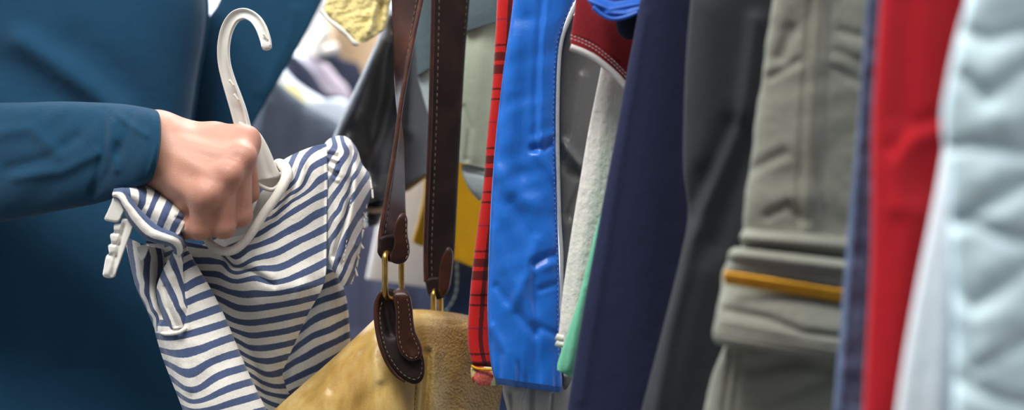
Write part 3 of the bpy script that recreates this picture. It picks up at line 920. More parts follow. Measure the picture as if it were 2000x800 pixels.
T = thing('black_jacket', 'black jacket shoulder behind the lilac shirt', 'jacket', (-.28, 2.5, .9), GB)
slab('jacket_body', [(600, 100, 2.52, 650, 96, 2.52), (605, 118, 2.52, 675, 118, 2.52), (610, 140, 2.52, 710, 150, 2.52), (610, 400, 2.52, 740, 400, 2.52)], .07, M['dnavy'], T, (), [(89, 40, .004, 30, 3)])
T = thing('beige_jacket', 'beige brown jacket on the far rack under the yellow cardigan', 'jacket', (-.27, 2.7, 1), GB)
slab('jacket_body', [(640, 5, 2.7, 700, -10, 2.7), (630, 50, 2.7, 730, 40, 2.7), (632, 90, 2.7, 755, 100, 2.7), (640, 130, 2.7, 765, 170, 2.7), (645, 400, 2.7, 780, 400, 2.7)], .09, M['beige'], T, [([(655, 40), (650, 130)], 14, .012), ([(690, 40), (685, 140)], 14, -.014)], [(91, 40, .006, 10, 3)])
T = thing('white_blouse', 'white blouse at the far end of the far rack', 'blouse', (-.4, 2.85, 1), GB)
slab('blouse_body', [(560, -20, 2.88, 640, -20, 2.88), (555, 50, 2.88, 640, 50, 2.88), (548, 120, 2.88, 640, 120, 2.88), (540, 400, 2.88, 650, 400, 2.88)], .08, M['white'], T, [([(600, 20), (590, 120)], 12, .014), ([(620, 20), (616, 120)], 8, -.014)], [(93, 30, .006, 8, 3)])
T = thing('plastic_hanger', 'white plastic hanger tips above the far black jacket', 'hanger', (-.3, 2.45, 1.3), GB)
tube('hanger_arm', W3([585, 600, 612, 622, 640], [75, 100, 105, 85, 60], [2.42] * 5), .011, M['white_plastic'], T)
tube('hanger_bar', W3([560, 590, 630, 660], [84, 92, 100, 92], [2.45] * 4), .009, M['white_plastic'], T)
T = thing('clothes_rack', 'second clothes rack standing far behind the person', 'rack', (-.35, 2.4, 0))
ra, rb = (-.45, 1.8, 1.5), (-.45, 3.1, 1.5)
tube('rail', [ra, (-.45, 2.4, 1.5), rb], .012, M['steel'], T)
for e in (ra, rb):
    tube('upright', [e, (e[0], e[1], .8), (e[0], e[1], .03)], .014, M['steel'], T)
    tube('foot', [(e[0] - .25, e[1], .02), (e[0], e[1], .02), (e[0] + .25, e[1], .02)], .018, M['steel'], T)

# ================================================================== the leather bag
BAG = thing('leather_handbag', 'mustard leather handbag with two dark brown straps on brass rings', 'handbag', (-.08, 1.16, .75))
bgrid = [[(733, 621, 1.140), (757, 611, 1.128), (806, 604, 1.150), (850, 606, 1.158), (912, 615, 1.172), (995, 640, 1.185)],
         [(712, 641, 1.140), (742, 633, 1.116), (800, 622, 1.122), (850, 622, 1.136), (914, 632, 1.155), (993, 655, 1.172)],
         [(690, 662, 1.139), (728, 655, 1.112), (790, 645, 1.108), (850, 645, 1.128), (917, 654, 1.153), (990, 675, 1.170)],
         [(640, 708, 1.137), (695, 702, 1.108), (780, 692, 1.100), (848, 695, 1.124), (920, 702, 1.152), (987, 720, 1.168)],
         [(590, 751, 1.134), (660, 750, 1.104), (770, 745, 1.096), (846, 745, 1.122), (924, 748, 1.152), (980, 762, 1.168)],
         [(535, 800, 1.130), (620, 803, 1.102), (758, 803, 1.094), (845, 803, 1.120), (926, 803, 1.152), (974, 805, 1.168)],
         [(420, 905, 1.130), (560, 905, 1.100), (740, 905, 1.094), (845, 905, 1.120), (926, 905, 1.152), (968, 905, 1.168)]]
uu = np.linspace(0, 1, 240)[None, :]
bback = .008 + .085 * np.clip((uu - .02) / .3, 0, 1) ** 1.5
bf = [([(836, 688), (834, 740), (828, 800), (826, 860)], 8, -.006), ([(826, 700), (820, 800)], 7, .003), ([(850, 690), (848, 800)], 16, .003),
      ([(690, 690), (640, 745), (600, 800)], 14, .0022), ([(735, 660), (700, 700), (650, 760)], 12, -.002), ([(728, 650), (730, 700), (742, 740)], 9, .002),
      ([(620, 745), (560, 800)], 12, -.0022), ([(760, 745), (700, 790)], 16, -.0015), ([(812, 752), (809, 860)], 2.2, -.0016),
      ([(880, 640), (870, 720), (880, 800)], 18, -.002), ([(800, 625), (905, 632)], 7, -.002)]
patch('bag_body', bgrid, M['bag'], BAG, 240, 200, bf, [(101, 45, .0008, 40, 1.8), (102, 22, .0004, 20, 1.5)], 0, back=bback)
stitches('stitching', W3([813, 811, 810, 809], [754, 772, 788, 815], [1.0955, 1.0945, 1.094, 1.0935]), M['strap'], BAG, .0045, .003, .0003)


def ribbon(name, e1, e2, th, mat, parent, n=120, camber=0.0, base=None):
    """a flat leather strap between two edge lines of (px, py, d)"""
    A = crom(np.asarray(e1, float), n)
    B = crom(np.asarray(e2, float), n)
    A, B = W3(A[:, 0], A[:, 1], A[:, 2]), W3(B[:, 0], B[:, 1], B[:, 2])
    T = np.gradient((A + B) / 2, axis=0)
    N = np.cross(T, B - A)
    N /= np.linalg.norm(N, axis=1)[:, None]
    m = 17
    ring = []
    for k in range(m):
        q = k / (m - 1)
        h = th / 2 * min(1, (1 - abs(2 * q - 1)) * 7) ** .5
        ring.append((q, h + camber * (1 - (2 * q - 1) ** 2)))
    for k in range(m - 1, -1, -1):
        q = k / (m - 1)
        h = th / 2 * min(1, (1 - abs(2 * q - 1)) * 7) ** .5
        ring.append((q, -h + camber * (1 - (2 * q - 1) ** 2)))
    V = np.stack([A + (B - A) * q + N * h for q, h in ring], 1)
    F = quads(n, len(ring), True)
    V = V.reshape(-1, 3)
    F += [tuple(range(len(ring)))[::-1], tuple((n - 1) * len(ring) + k for k in range(len(ring)))]
    return mesh_obj(name, V, F, mat, parent, None, base)


# front strap: it twists, its rolled edge crossing from right (above) to left (below)
e1 = [(832, -40, 1.085), (823, 0, 1.085), (812, 50, 1.083), (801, 105, 1.081), (790, 165, 1.079), (781, 220, 1.078), (774, 275, 1.078), (765, 330, 1.078), (754, 395, 1.078), (744, 455, 1.078), (742, 486, 1.078)]
e2 = [(764, -40, 1.105), (765, 0, 1.105), (767, 60, 1.106), (770, 120, 1.107), (774, 180, 1.108), (779, 225, 1.109), (786, 275, 1.110), (789, 330, 1.108), (791, 390, 1.106), (795, 450, 1.102), (796, 486, 1.10)]
st = ribbon('strap', e1, e2, .0034, M['strap'], BAG)
tube('rolled_edge', W3([a for a, b, c in e1], [b for a, b, c in e1], [c - .0005 for a, b, c in e1]), .0021, M['edge'], st, m=140)
i1 = [(a + (b2 - a) * .16 + 0, y, d - .001) for (a, y, d), (b2, y2, d2) in zip(e1, e2)]
stitches('stitching', W3([p[0] for p in i1], [p[1] for p in i1], [p[2] + .001 for p in i1]), M['thread'], st)
i2 = [(b2 + (a - b2) * .10, y2, d2 - .0038) for (a, y, d), (b2, y2, d2) in zip(e1, e2)]
stitches('stitching', W3([p[0] for p in i2], [p[1] for p in i2], [p[2] for p in i2]), M['thread'], st)
# end of the front strap folded round the ring, with its tab
plate('strap_end', [(739, 478), (741, 462), (760, 456), (785, 458), (796, 470), (797, 494), (792, 508), (778, 515), (766, 512), (750, 508), (741, 500), (737, 490)], lambda x, y: 1.078 + (x - 740) * 2e-4, .009, M['strapin'], st, bev=.25)
tab = plate('strap_tab', [(776, 424), (783, 416), (791, 417), (796, 428), (796, 446), (797, 462), (800, 478), (800, 494), (794, 508), (783, 515), (770, 514), (763, 508), (762, 497), (768, 484), (770, 468), (768, 452), (771, 436)],
            lambda x, y: 1.068 + (x - 770) * 2e-4, .006, M['strap'], st, bev=.22)
stitches('stitching', W3([792, 793, 793, 796, 797, 792, 784], [426, 445, 462, 480, 494, 505, 510], [1.0668] * 7), M['thread'], tab, .0045, .003, .0003)


def ring(name, pts, r, parent):
    return tube(name, W3([p[0] for p in pts], [p[1] for p in pts], [p[2] for p in pts]), r, M['brass'], parent, closed=True, m=90)


ring('ring', [(752, 500, 1.073), (752, 520, 1.072), (752, 545, 1.072), (752, 568, 1.075), (758, 581, 1.085), (775, 582, 1.098), (784, 570, 1.104), (784, 545, 1.105), (784, 520, 1.104), (783, 503, 1.102), (775, 493, 1.096), (758, 492, 1.080)], .0026, BAG)
# attachment: teardrop base sewn to the bag and the narrow strip that loops over the ring
bd = lambda x, y: np.interp(y, [560, 600, 650, 700, 750], [1.094, 1.096, 1.092, 1.0875, 1.085])
tb = plate('strap_anchor', [(747, 568), (738, 583), (734, 605), (736, 632), (742, 664), (752, 694), (768, 722), (787, 740), (806, 749), (820, 746), (828, 733), (829, 708), (823, 682), (813, 655), (801, 625), (790, 595), (776, 570), (760, 562)],
           bd, .0075, M['strapin'], BAG, bev=.12, center=(780, 665), folds=[([(752, 590), (757, 625), (764, 650)], 9, -.004)])
stitches('stitching', W3([746, 742, 744, 749, 758, 773, 790, 806, 817, 823, 824, 819], [590, 612, 636, 664, 690, 715, 732, 740, 738, 727, 708, 684], bd(0, np.array([590, 612, 636, 664, 690, 715, 732, 740, 738, 727, 708, 684])) - .0042), M['thread'], tb, .0042, .0026, .00028)
tube('rolled_edge', W3([757, 744, 736, 735, 739, 746, 757, 773, 791], [563, 572, 592, 618, 650, 680, 708, 731, 745], [1.094, 1.093, 1.093, 1.092, 1.09, 1.087, 1.0855, 1.084, 1.083]), [.001, .002, .0024, .0024, .0024, .0023, .002, .0018, .001], M['strap'], tb, m=80)
sd = lambda x, y: np.interp(y, [555, 575, 600, 650, 705], [1.084, 1.077, 1.078, 1.080, 1.080])
sp = plate('strap_loop', [(768, 570), (776, 562), (786, 561), (796, 569), (803, 584), (806, 604), (808, 628), (812, 648), (821, 668), (825, 686), (820, 700), (808, 706), (795, 703), (783, 692), (775, 674), (772, 650), (772, 625), (771, 602), (768, 585)],
           sd, .007, M['strap'], BAG, bev=.2, center=(796, 640), folds=[([(802, 672), (806, 684)], 8, -.0012)])
lx, ly = [777, 779, 779, 781, 786, 796, 807, 816, 818, 812, 804, 801, 798, 794], [588, 612, 640, 664, 682, 695, 699, 694, 682, 668, 646, 620, 596, 580]
stitches('stitching', W3(lx, ly, sd(0, np.array(ly)) - .0040), M['thread'], sp, .0042, .0026, .00028)

# the rear strap
f1 = [(846, -40, 1.19), (846, 0, 1.19), (844, 100, 1.19), (841, 220, 1.19), (837, 330, 1.19), (833, 430, 1.19), (831, 500, 1.19), (832, 550, 1.19)]
f2 = [(920, -40, 1.205), (917, 0, 1.205), (909, 100, 1.205), (902, 220, 1.205), (896, 330, 1.205), (891, 430, 1.205), (887, 500, 1.205), (880, 550, 1.205)]
st2 = ribbon('strap', f1, f2, .0038, M['strapin'], BAG)
tube('rolled_edge', W3([a[0] for a in f1], [a[1] for a in f1], [a[2] - .001 for a in f1]), .0022, M['strap'], st2, m=120)
stitches('stitching', W3([a[0] + 12 for a in f1], [a[1] for a in f1], [a[2] - .0012 for a in f1]), M['thread'], st2, .0062, .0036)
stitches('stitching', W3([a[0] - 5 for a in f2], [a[1] for a in f2], [a[2] - .0028 for a in f2]), M['thread'], st2, .0062, .0036)
plate('strap_end', [(831, 545), (845, 540), (865, 540), (880, 545), (879, 560), (872, 576), (858, 584), (844, 582), (835, 572), (832, 558)], lambda x, y: 1.19 + 0 * x, .009, M['strapin'], st2, bev=.25)
plate('strap_tab', [(872, 483), (880, 484), (885, 495), (884, 520), (880, 550), (872, 572), (864, 579), (857, 572), (856, 555), (857, 530), (861, 505)], lambda x, y: 1.183 + 0 * x, .006, M['strap'], st2, bev=.25)
ring('ring', [(847, 572, 1.184), (847, 590, 1.183), (847, 612, 1.184), (850, 630, 1.19), (858, 632, 1.205), (860, 612, 1.21), (860, 590, 1.21), (858, 572, 1.205), (852, 564, 1.193)], .0026, BAG)

# ================================================================== white hanger held in the fist
HG = thing('coat_hanger', 'white plastic hanger held in the fist with hook up and clip at its end', 'hanger', tuple(W3(480, 300, 1.11)))
hs = [(1, -.55), (.93, -.8), (.74, -.8), (.56, -.35), (-.56, -.35), (-.74, -.8), (-.93, -.8), (-1, -.55), (-1, .55), (-.93, .8), (-.74, .8), (-.56, .35), (.56, .35), (.74, .8), (.93, .8), (1, .55)]
hp = [(521, 93), (518, 76), (509, 52), (496, 35), (477, 27), (458, 34), (444, 56), (437, 88), (438, 122), (446, 155), (457, 188), (466, 216), (474, 246), (481, 275), (488, 310)]
tube('hook', W3([p[0] for p in hp], [p[1] for p in hp], np.linspace(1.085, 1.115, 15)), [.0040, .0044, .0046, .0046, .0046, .0048, .0049, .0049, .0050, .0054, .0060, .0064, .0064, .0064, .0064], M['white_plastic'], HG, sec=hs, m=110)
tube('hook_tip', W3([519.6, 521, 522, 522.4], [84, 91, 96, 98.5], [1.085] * 4), [.0040, .0043, .0034, .0012], M['white_plastic'], HG, m=24)
for x, y, d in [(452, 162, 1.098), (461, 190, 1.0995), (519, 72, 1.0838)]:
    tube('mould_mark', W3([x - 4, x + 5], [y - 6, y + 6], [d, d]), [.0014, .0008], M['white_plastic'], HG, n=10, m=8)
plate('neck_plate', [(466, 240), (482, 243), (497, 249), (511, 264), (522, 283), (532, 305), (540, 326), (549, 344), (532, 349), (512, 352), (494, 354), (486, 325), (480, 285)],
      lambda x, y: 1.104 + (x - 480) * 1.6e-4, .006, M['white_plastic'], HG, bev=.08, folds=[([(497, 262), (512, 300), (526, 340)], 7, -.0016)])
plate('arm_channel', [(494, 350), (515, 346), (550, 341), (548, 356), (538, 368), (524, 371), (508, 364), (497, 358)], lambda x, y: 1.122 + 0 * x, .004, M['white_plastic'], HG, bev=.06)
tube('channel_rim', W3([493, 506, 520, 532, 543, 552], [353, 361, 368, 370, 363, 349], [1.108, 1.109, 1.110, 1.111, 1.113, 1.116]), .0019, M['white_plastic'], HG)
tube('arm', W3([540, 580, 620, 650], [350, 335, 318, 306], [1.150, 1.158, 1.166, 1.17]), .005, M['white_plastic'], HG)
tube('arm', W3([486, 460, 420, 370, 300, 262, 246], [312, 385, 425, 432, 400, 384, 386], [1.117, 1.118, 1.112, 1.095, 1.076, 1.068, 1.062]), .0055, M['white_plastic'], HG)
clip = plate('clip', [(223, 438), (237, 434), (240, 424), (263, 428), (259, 447), (250, 470), (240, 497), (228, 530), (224, 540), (213, 543), (201, 538), (203, 520), (207, 500), (213, 496), (211, 480), (217, 474), (215, 458), (222, 453)],
             lambda x, y: 1.058 + 0 * x, .008, M['white_plastic'], HG, bev=.14, center=(228, 480),
             folds=[([(216, 453), (236, 455)], 3, -.0022), ([(212, 475), (232, 477)], 3, -.0022), ([(208, 497), (226, 499)], 3, -.0022), ([(242, 440), (218, 536)], 3.5, -.003), ([(222, 520), (206, 535)], 8, .001)])
plate('clip_hook', [(222, 384), (236, 382), (251, 388), (248, 402), (240, 418), (231, 433), (217, 433), (204, 428), (210, 412), (217, 396)], lambda x, y: 1.056 + 0 * x, .009, M['white_plastic'], HG, bev=.16)
plate('clip_tip', [(266, 484), (278, 478), (291, 479), (288, 492), (282, 505), (276, 508), (270, 496)], lambda x, y: 1.070 + 0 * x, .006, M['white_plastic'], HG, bev=.2)

# ================================================================== striped children's shirt on the hanger
SH = thing('striped_shirt', 'navy and white striped puff sleeve shirt on the hanger held in the fist', 'shirt', tuple(W3(520, 800, 1.12)))
ST = M['stripe']
bands = {
    -2: [(576, 305)], -1: [(612, 293), (596, 308), (586, 330), (580, 348), (573, 357)],
    0: [(636, 313), (622, 320), (606, 330), (598, 346), (588, 366), (574, 376), (556, 390), (540, 402)],
    1: [(638, 343), (620, 354), (607, 368), (590, 380), (568, 393), (552, 407), (536, 422)],
    2: [(638, 377), (616, 386), (594, 400), (574, 412), (552, 426), (528, 442), (505, 458)],
    3: [(638, 410), (612, 421), (590, 438), (566, 450), (538, 466), (520, 473), (485, 485), (452, 499)],
    4: [(637, 445), (610, 458), (588, 468), (560, 483), (520, 500), (480, 514), (455, 519)],
    5: [(637, 478), (610, 490), (588, 500), (560, 512), (535, 530), (505, 535), (485, 531)],
    6: [(635, 512), (612, 524), (588, 535), (560, 547), (534, 552), (522, 550), (500, 542), (480, 545), (440, 541), (400, 533)],
    7: [(633, 546), (610, 555), (588, 562), (560, 568), (530, 572), (510, 573), (480, 575), (440, 566), (404, 556)],
    8: [(628, 577), (600, 583), (560, 592), (520, 598), (480, 601), (440, 588), (410, 574)],
    9: [(610, 607), (590, 612), (560, 618), (520, 626), (480, 629), (455, 624), (425, 606)],
    10: [(588, 637), (560, 645), (520, 651), (480, 652), (460, 645), (442, 637)],
    11: [(574, 667), (550, 673), (520, 678), (495, 678), (480, 675), (452, 658)],
    12: [(562, 695), (545, 700), (520, 704), (495, 700), (480, 694), (464, 683)],
    13: [(550, 724), (535, 729), (520, 730), (495, 718), (480, 711), (475, 706)],
    14: [(546, 754), (534, 753), (520, 748), (500, 738), (484, 728)],
    15: [(549, 772), (534, 769), (520, 766), (500, 756), (494, 752)],
    16: [(552, 794), (535, 789), (520, 782), (506, 775)],
    3.01: [], 4.02: [(420, 480), (402, 479)], 5.0: [(440, 514), (420, 511), (400, 509)]}
sA = tps([(x, y, round(k)) for k, L in bands.items() for x, y in L] + [(380, 478, 4.1), (380, 509, 5), (380, 530, 6), (380, 548, 7)], .8)
agrid = [[(546, 319, 1.130), (562, 308, 1.132), (582, 298, 1.134), (602, 290, 1.137), (620, 284, 1.140), (637, 281, 1.145)],
         [(560, 330, 1.122), (574, 322, 1.118), (590, 316, 1.120), (608, 310, 1.126), (625, 306, 1.132), (639, 303, 1.138)],
         [(562, 352, 1.116), (576, 347, 1.112), (592, 341, 1.114), (610, 336, 1.120), (626, 333, 1.126), (639, 330, 1.134)],
         [(547, 384, 1.112), (564, 380, 1.109), (584, 374, 1.110), (604, 369, 1.115), (622, 366, 1.121), (639, 364, 1.130)],
         [(520, 424, 1.108), (542, 419, 1.105), (568, 413, 1.106), (594, 406, 1.110), (617, 402, 1.117), (638, 399, 1.127)],
         [(488, 474, 1.104), (508, 470, 1.101), (536, 463, 1.101), (570, 454, 1.105), (606, 444, 1.113), (638, 437, 1.124)],
         [(428, 490, 1.106), (452, 497, 1.100), (484, 499, 1.096), (534, 489, 1.098), (588, 477, 1.106), (638, 470, 1.122)],
         [(345, 470, 1.120), (395, 482, 1.112), (450, 515, 1.100), (515, 520, 1.092), (580, 508, 1.101), (637, 503, 1.118)],
         [(350, 510, 1.122), (400, 525, 1.112), (455, 545, 1.098), (520, 548, 1.087), (584, 540, 1.096), (636, 535, 1.114)],
         [(372, 560, 1.124), (420, 572, 1.114), (470, 580, 1.102), (520, 582, 1.090), (578, 576, 1.097), (626, 568, 1.111)],
         [(400, 615, 1.128), (440, 622, 1.118), (480, 628, 1.116), (520, 627, 1.106), (560, 620, 1.108), (602, 611, 1.114)],
         [(428, 670, 1.134), (460, 675, 1.124), (490, 679, 1.128), (520, 679, 1.121), (548, 674, 1.121), (577, 666, 1.124)],
         [(455, 725, 1.142), (480, 728, 1.132), (503, 730, 1.140), (523, 730, 1.135), (540, 728, 1.134), (553, 722, 1.134)],
         [(475, 765, 1.150), (495, 766, 1.142), (512, 766, 1.148), (530, 764, 1.145), (545, 758, 1.145), (556, 748, 1.147)],
         [(495, 830, 1.158), (510, 830, 1.160), (530, 828, 1.157), (545, 820, 1.157), (560, 805, 1.158), (572, 785, 1.160)]]
af = [([(425, 478), (440, 505), (456, 521), (490, 528), (520, 547), (535, 556)], 6, -.004), ([(432, 470), (450, 500), (500, 520), (530, 538)], 8, .002), ([(520, 560), (560, 563), (600, 556)], 12, .002),
      ([(584, 322), (576, 350), (566, 376), (530, 425)], 5, -.003), ([(592, 340), (580, 368), (540, 418)], 6, .002), ([(600, 296), (590, 330)], 6, .002),
      ([(637, 285), (639, 540)], 3.5, .0022), ([(560, 470), (530, 500)], 10, .0014), ([(590, 560), (565, 620), (548, 700)], 12, .0026)]
patch('front_panel', agrid, ST, SH, 130, 260, af, [(111, 30, .0006, 40, 1.5)], stripe=sA)
bb = {9: [(657, 548), (640, 556)], 10: [(664, 574), (640, 582), (620, 590)], 11: [(664, 604), (640, 612), (617, 622), (594, 640)], 12: [(675, 627), (641, 645), (610, 656), (585, 674), (567, 688)],
      13: [(675, 656), (646, 670), (610, 688), (576, 706), (556, 719)], 14: [(655, 697), (621, 717), (587, 733), (560, 746), (538, 753), (520, 748)], 15: [(650, 728), (600, 752), (576, 762), (549, 772), (520, 766)], 16: [(590, 780), (552, 794), (520, 782)]}
sB = tps([(x, y, k) for k, L in bb.items() for x, y in L], .5)
bgr = [[(596, 515, 1.152), (628, 522, 1.148), (650, 528, 1.150), (664, 540, 1.160)],
       [(575, 575, 1.152), (622, 575, 1.148), (656, 576, 1.150), (677, 590, 1.162)],
       [(550, 640, 1.156), (606, 638, 1.150), (652, 636, 1.152), (682, 642, 1.166)],
       [(536, 700, 1.158), (590, 700, 1.154), (640, 698, 1.156), (684, 700, 1.172)],
       [(525, 755, 1.152), (575, 760, 1.158), (630, 760, 1.164), (684, 760, 1.18)],
       [(520, 830, 1.156), (570, 830, 1.165), (625, 830, 1.172), (684, 830, 1.186)]]
patch('side_panel', bgr, ST, SH, 70, 110, [([(630, 560), (600, 620), (566, 700), (545, 745)], 14, -.009), ([(676, 590), (680, 700)], 5, .003), ([(650, 540), (655, 700)], 14, -.002)], [(112, 26, .0006, 70, 2)], stripe=sB)
db = {-4: [(352, 486)], -3: [(376, 491), (362, 495)], -2: [(376, 513), (384, 510), (358, 522)], -1: [(397, 545), (360, 564)], 0: [(407, 573), (384, 581), (362, 590), (340, 598)], 1: [(425, 603), (400, 612), (377, 620), (345, 630)],
      2: [(437, 632), (400, 643), (374, 650), (344, 656), (320, 657), (306, 655)], 3: [(452, 659), (398, 680), (364, 688), (335, 689), (314, 683)], 4: [(465, 689), (410, 707), (350, 723), (322, 706)],
      5: [(476, 718), (416, 740), (358, 756), (335, 737)], 6: [(488, 746), (434, 764), (372, 783), (350, 768)], 7: [(500, 773), (446, 788), (400, 800), (362, 796)], 8: [(512, 802), (460, 815)]}
sD = tps([(x, y, k) for k, L in db.items() for x, y in L], .4)
dgr = [[(322, 468, 1.098), (332, 469, 1.09), (340, 470, 1.083), (349, 471, 1.082), (358, 473, 1.088), (352, 474, 1.115)],
       [(322, 520, 1.100), (332, 521, 1.09), (345, 522, 1.077), (365, 522, 1.077), (384, 520, 1.086), (376, 521, 1.115)],
       [(318, 570, 1.102), (328, 573, 1.09), (342, 575, 1.075), (375, 573, 1.073), (411, 567, 1.085), (402, 567, 1.115)],
       [(302, 625, 1.100), (308, 632, 1.092), (316, 638, 1.076), (370, 630, 1.070), (437, 623, 1.084), (427, 623, 1.115)],
       [(313, 680, 1.098), (322, 686, 1.092), (335, 690, 1.074), (396, 682, 1.067), (461, 680, 1.083), (450, 680, 1.115)],
       [(331, 730, 1.096), (340, 735, 1.090), (353, 739, 1.072), (418, 730, 1.064), (483, 731, 1.082), (472, 731, 1.115)],
       [(351, 780, 1.096), (358, 783, 1.090), (368, 786, 1.070), (440, 780, 1.062), (508, 783, 1.080), (496, 783, 1.115)],
       [(369, 830, 1.096), (376, 833, 1.090), (386, 836, 1.069), (462, 828, 1.061), (532, 835, 1.080), (520, 835, 1.115)]]
patch('folded_front', dgr, ST, SH, 110, 150, [([(362, 560), (366, 640)], 7, .002), ([(340, 655), (350, 700), (372, 760)], 10, .002), ([(395, 600), (420, 680)], 18, .0015)], [(113, 34, .0010, 25, 2)], stripe=sD)
# right puff sleeve
cb = {0: [(652, 272), (657, 284), (648, 296)], 1: [(667, 270), (670, 283), (678, 297), (672, 309), (662, 321), (658, 334), (653, 345)], 2: [(694, 300), (686, 322), (678, 343), (666, 362), (654, 380), (643, 396)],
      3: [(703, 322), (688, 350), (678, 378), (664, 408), (648, 428), (641, 446)], 4: [(716, 345), (700, 368), (688, 386), (680, 404), (664, 440), (650, 462), (642, 475)],
      5: [(718, 390), (710, 408), (690, 435), (680, 455), (670, 480), (662, 500), (652, 530)], 6: [(708, 455), (702, 464), (694, 482), (680, 507), (664, 545)], 7: [(698, 505), (690, 528), (680, 550)]}
sC = tps([(x, y, k) for k, L in cb.items() for x, y in L], .4)
cgr = [[(633, 283, 1.146), (642, 273, 1.150), (655, 267, 1.158), (670, 266, 1.166), (684, 273, 1.175)],
       [(639, 298, 1.138), (650, 289, 1.132), (668, 282, 1.136), (684, 283, 1.146), (697, 293, 1.172)],
       [(640, 328, 1.134), (654, 322, 1.120), (674, 317, 1.124), (691, 316, 1.138), (706, 320, 1.168)],
       [(640, 360, 1.132), (655, 357, 1.118), (678, 351, 1.120), (700, 347, 1.134), (723, 345, 1.164)],
       [(640, 400, 1.128), (655, 400, 1.116), (678, 394, 1.118), (700, 387, 1.130), (724, 376, 1.160)],
       [(640, 440, 1.126), (653, 443, 1.116), (672, 438, 1.116), (692, 428, 1.126), (714, 412, 1.156)],
       [(641, 478, 1.124), (651, 484, 1.118), (667, 480, 1.116), (686, 468, 1.124), (707, 448, 1.150)],
       [(643, 508, 1.124), (651, 514, 1.119), (664, 513, 1.116), (681, 502, 1.122), (703, 487, 1.146)],
       [(652, 528, 1.126), (658, 535, 1.121), (667, 538, 1.118), (679, 532, 1.122), (695, 522, 1.144)],
       [(663, 547, 1.128), (666, 553, 1.124), (671, 557, 1.122), (678, 556, 1.124), (688, 549, 1.140)]]
cf = [([(641, 292), (658, 297)], 3, .003), ([(641, 299), (660, 306)], 3, -.003), ([(641, 306), (660, 313)], 3, .003), ([(641, 313), (656, 320)], 3, -.0028), ([(641, 322), (658, 332)], 3, .003), ([(641, 331), (656, 345)], 3, -.003), ([(642, 342), (660, 352)], 4, .002),
      ([(688, 276), (686, 330), (683, 390), (668, 450), (654, 500)], 5, -.006), ([(694, 300), (694, 360), (686, 420), (664, 500)], 8, .004), ([(670, 275), (668, 340)], 9, .002),
      ([(720, 400), (700, 425)], 6, -.003), ([(712, 455), (696, 478)], 6, .004), ([(704, 488), (686, 515)], 5, -.004)]
patch('sleeve', cgr, ST, SH, 110, 170, cf, [(114, 13, .0007, 20, 2)], stripe=sC)
V, F = join([tube('', W3([x + 5 * math.sin(k * 1.7), x + 3 + 4 * math.sin(k * 2.3)], [y - 8, y + 9], [d, d - .002]), [.0009, .0011], None, wire=True, n=8, m=8) for k, (x, y, d) in enumerate(
    [(723, 360, 1.159), (722, 378, 1.157), (716, 398, 1.155), (711, 418, 1.152), (708, 436, 1.149), (706, 456, 1.147), (703, 476, 1.146), (699, 496, 1.144), (695, 512, 1.143), (691, 530, 1.141), (686, 545, 1.138)])])
lett = mesh_obj('frilled_hem', V, F, M['band'], SH)
stitches('stitching', W3([697, 690, 684, 680, 676, 668], [330, 365, 400, 440, 478, 530], [1.137, 1.126, 1.119, 1.117, 1.114, 1.113]), M['band'], SH, .004, .0026, .0003)
# neck
nb = [(400, 455, 1.108), (408, 472, 1.099), (420, 483, 1.093), (438, 490, 1.089), (458, 487, 1.087), (478, 471, 1.088), (497, 446, 1.090), (516, 416, 1.093), (538, 386, 1.097), (553, 361, 1.101), (560, 341, 1.107), (556, 327, 1.116), (546, 320, 1.128), (538, 322, 1.14)]
tube('neckband', W3([p[0] for p in nb], [p[1] for p in nb], [p[2] for p in nb]), [.0036, .0038, .0039, .0039, .0039, .0039, .0039, .004, .0042, .0045, .0048, .005, .0047, .004], M['band'], SH, m=160, n=18)
patch('back_neckband', [[(552, 335, 1.150), (560, 345, 1.146)], [(510, 376, 1.142), (540, 380, 1.14)], [(500, 400, 1.142), (524, 412, 1.138)], [(488, 428, 1.142), (505, 444, 1.138)], [(462, 446, 1.146), (472, 458, 1.144)], [(430, 456, 1.150), (440, 466, 1.150)]], M['inner'], SH, 20, 60)
patch('back_panel', [[(420, 400, 1.17), (500, 360, 1.17), (570, 335, 1.165), (632, 300, 1.165)], [(400, 450, 1.165), (490, 420, 1.155), (560, 390, 1.155), (632, 370, 1.165)], [(395, 500, 1.16), (470, 500, 1.15), (560, 470, 1.155), (632, 470, 1.168)]], ST, SH, 60, 60,
      stripe=lambda X, Y: (Y + .45 * X - 690) / 44)
# left sleeve, twisted over the hanger's end
e1c = [(308, 376, 0), (300, 395, 0), (292, 414, 0), (330, 398, 1), (322, 419, 1), (314, 439, 1), (356, 416, 2), (347, 430, 2), (340, 443, 2), (268, 356, -.9), (279, 371, -1), (254, 360, -1.6), (262, 382, -1.5), (240, 366, -2.2), (246, 380, -2.2), (225, 380, -2.6), (285, 400, -.7)]
patch('sleeve_cap', [[(221, 379, 1.066), (220, 382, 1.060), (222, 384, 1.056), (226, 386, 1.056)], [(236, 360, 1.080), (238, 367, 1.062), (243, 376, 1.053), (254, 394, 1.056)], [(262, 353, 1.085), (264, 365, 1.060), (270, 384, 1.051), (282, 416, 1.054)],
                      [(290, 356, 1.085), (291, 375, 1.060), (297, 402, 1.050), (311, 446, 1.053)], [(316, 372, 1.082), (319, 390, 1.060), (322, 416, 1.050), (328, 459, 1.053)],
                      [(346, 394, 1.075), (346, 410, 1.058), (344, 428, 1.050), (339, 464, 1.054)], [(366, 420, 1.068), (364, 428, 1.060), (358, 440, 1.054), (350, 456, 1.052)]], ST, SH, 60, 90,
      [([(345, 425), (362, 432)], 4, -.003), ([(275, 357), (288, 400)], 6, -.002), ([(330, 385), (318, 440)], 8, .0015)], [(115, 24, .0008, 60, 2)], stripe=tps(e1c, .3))
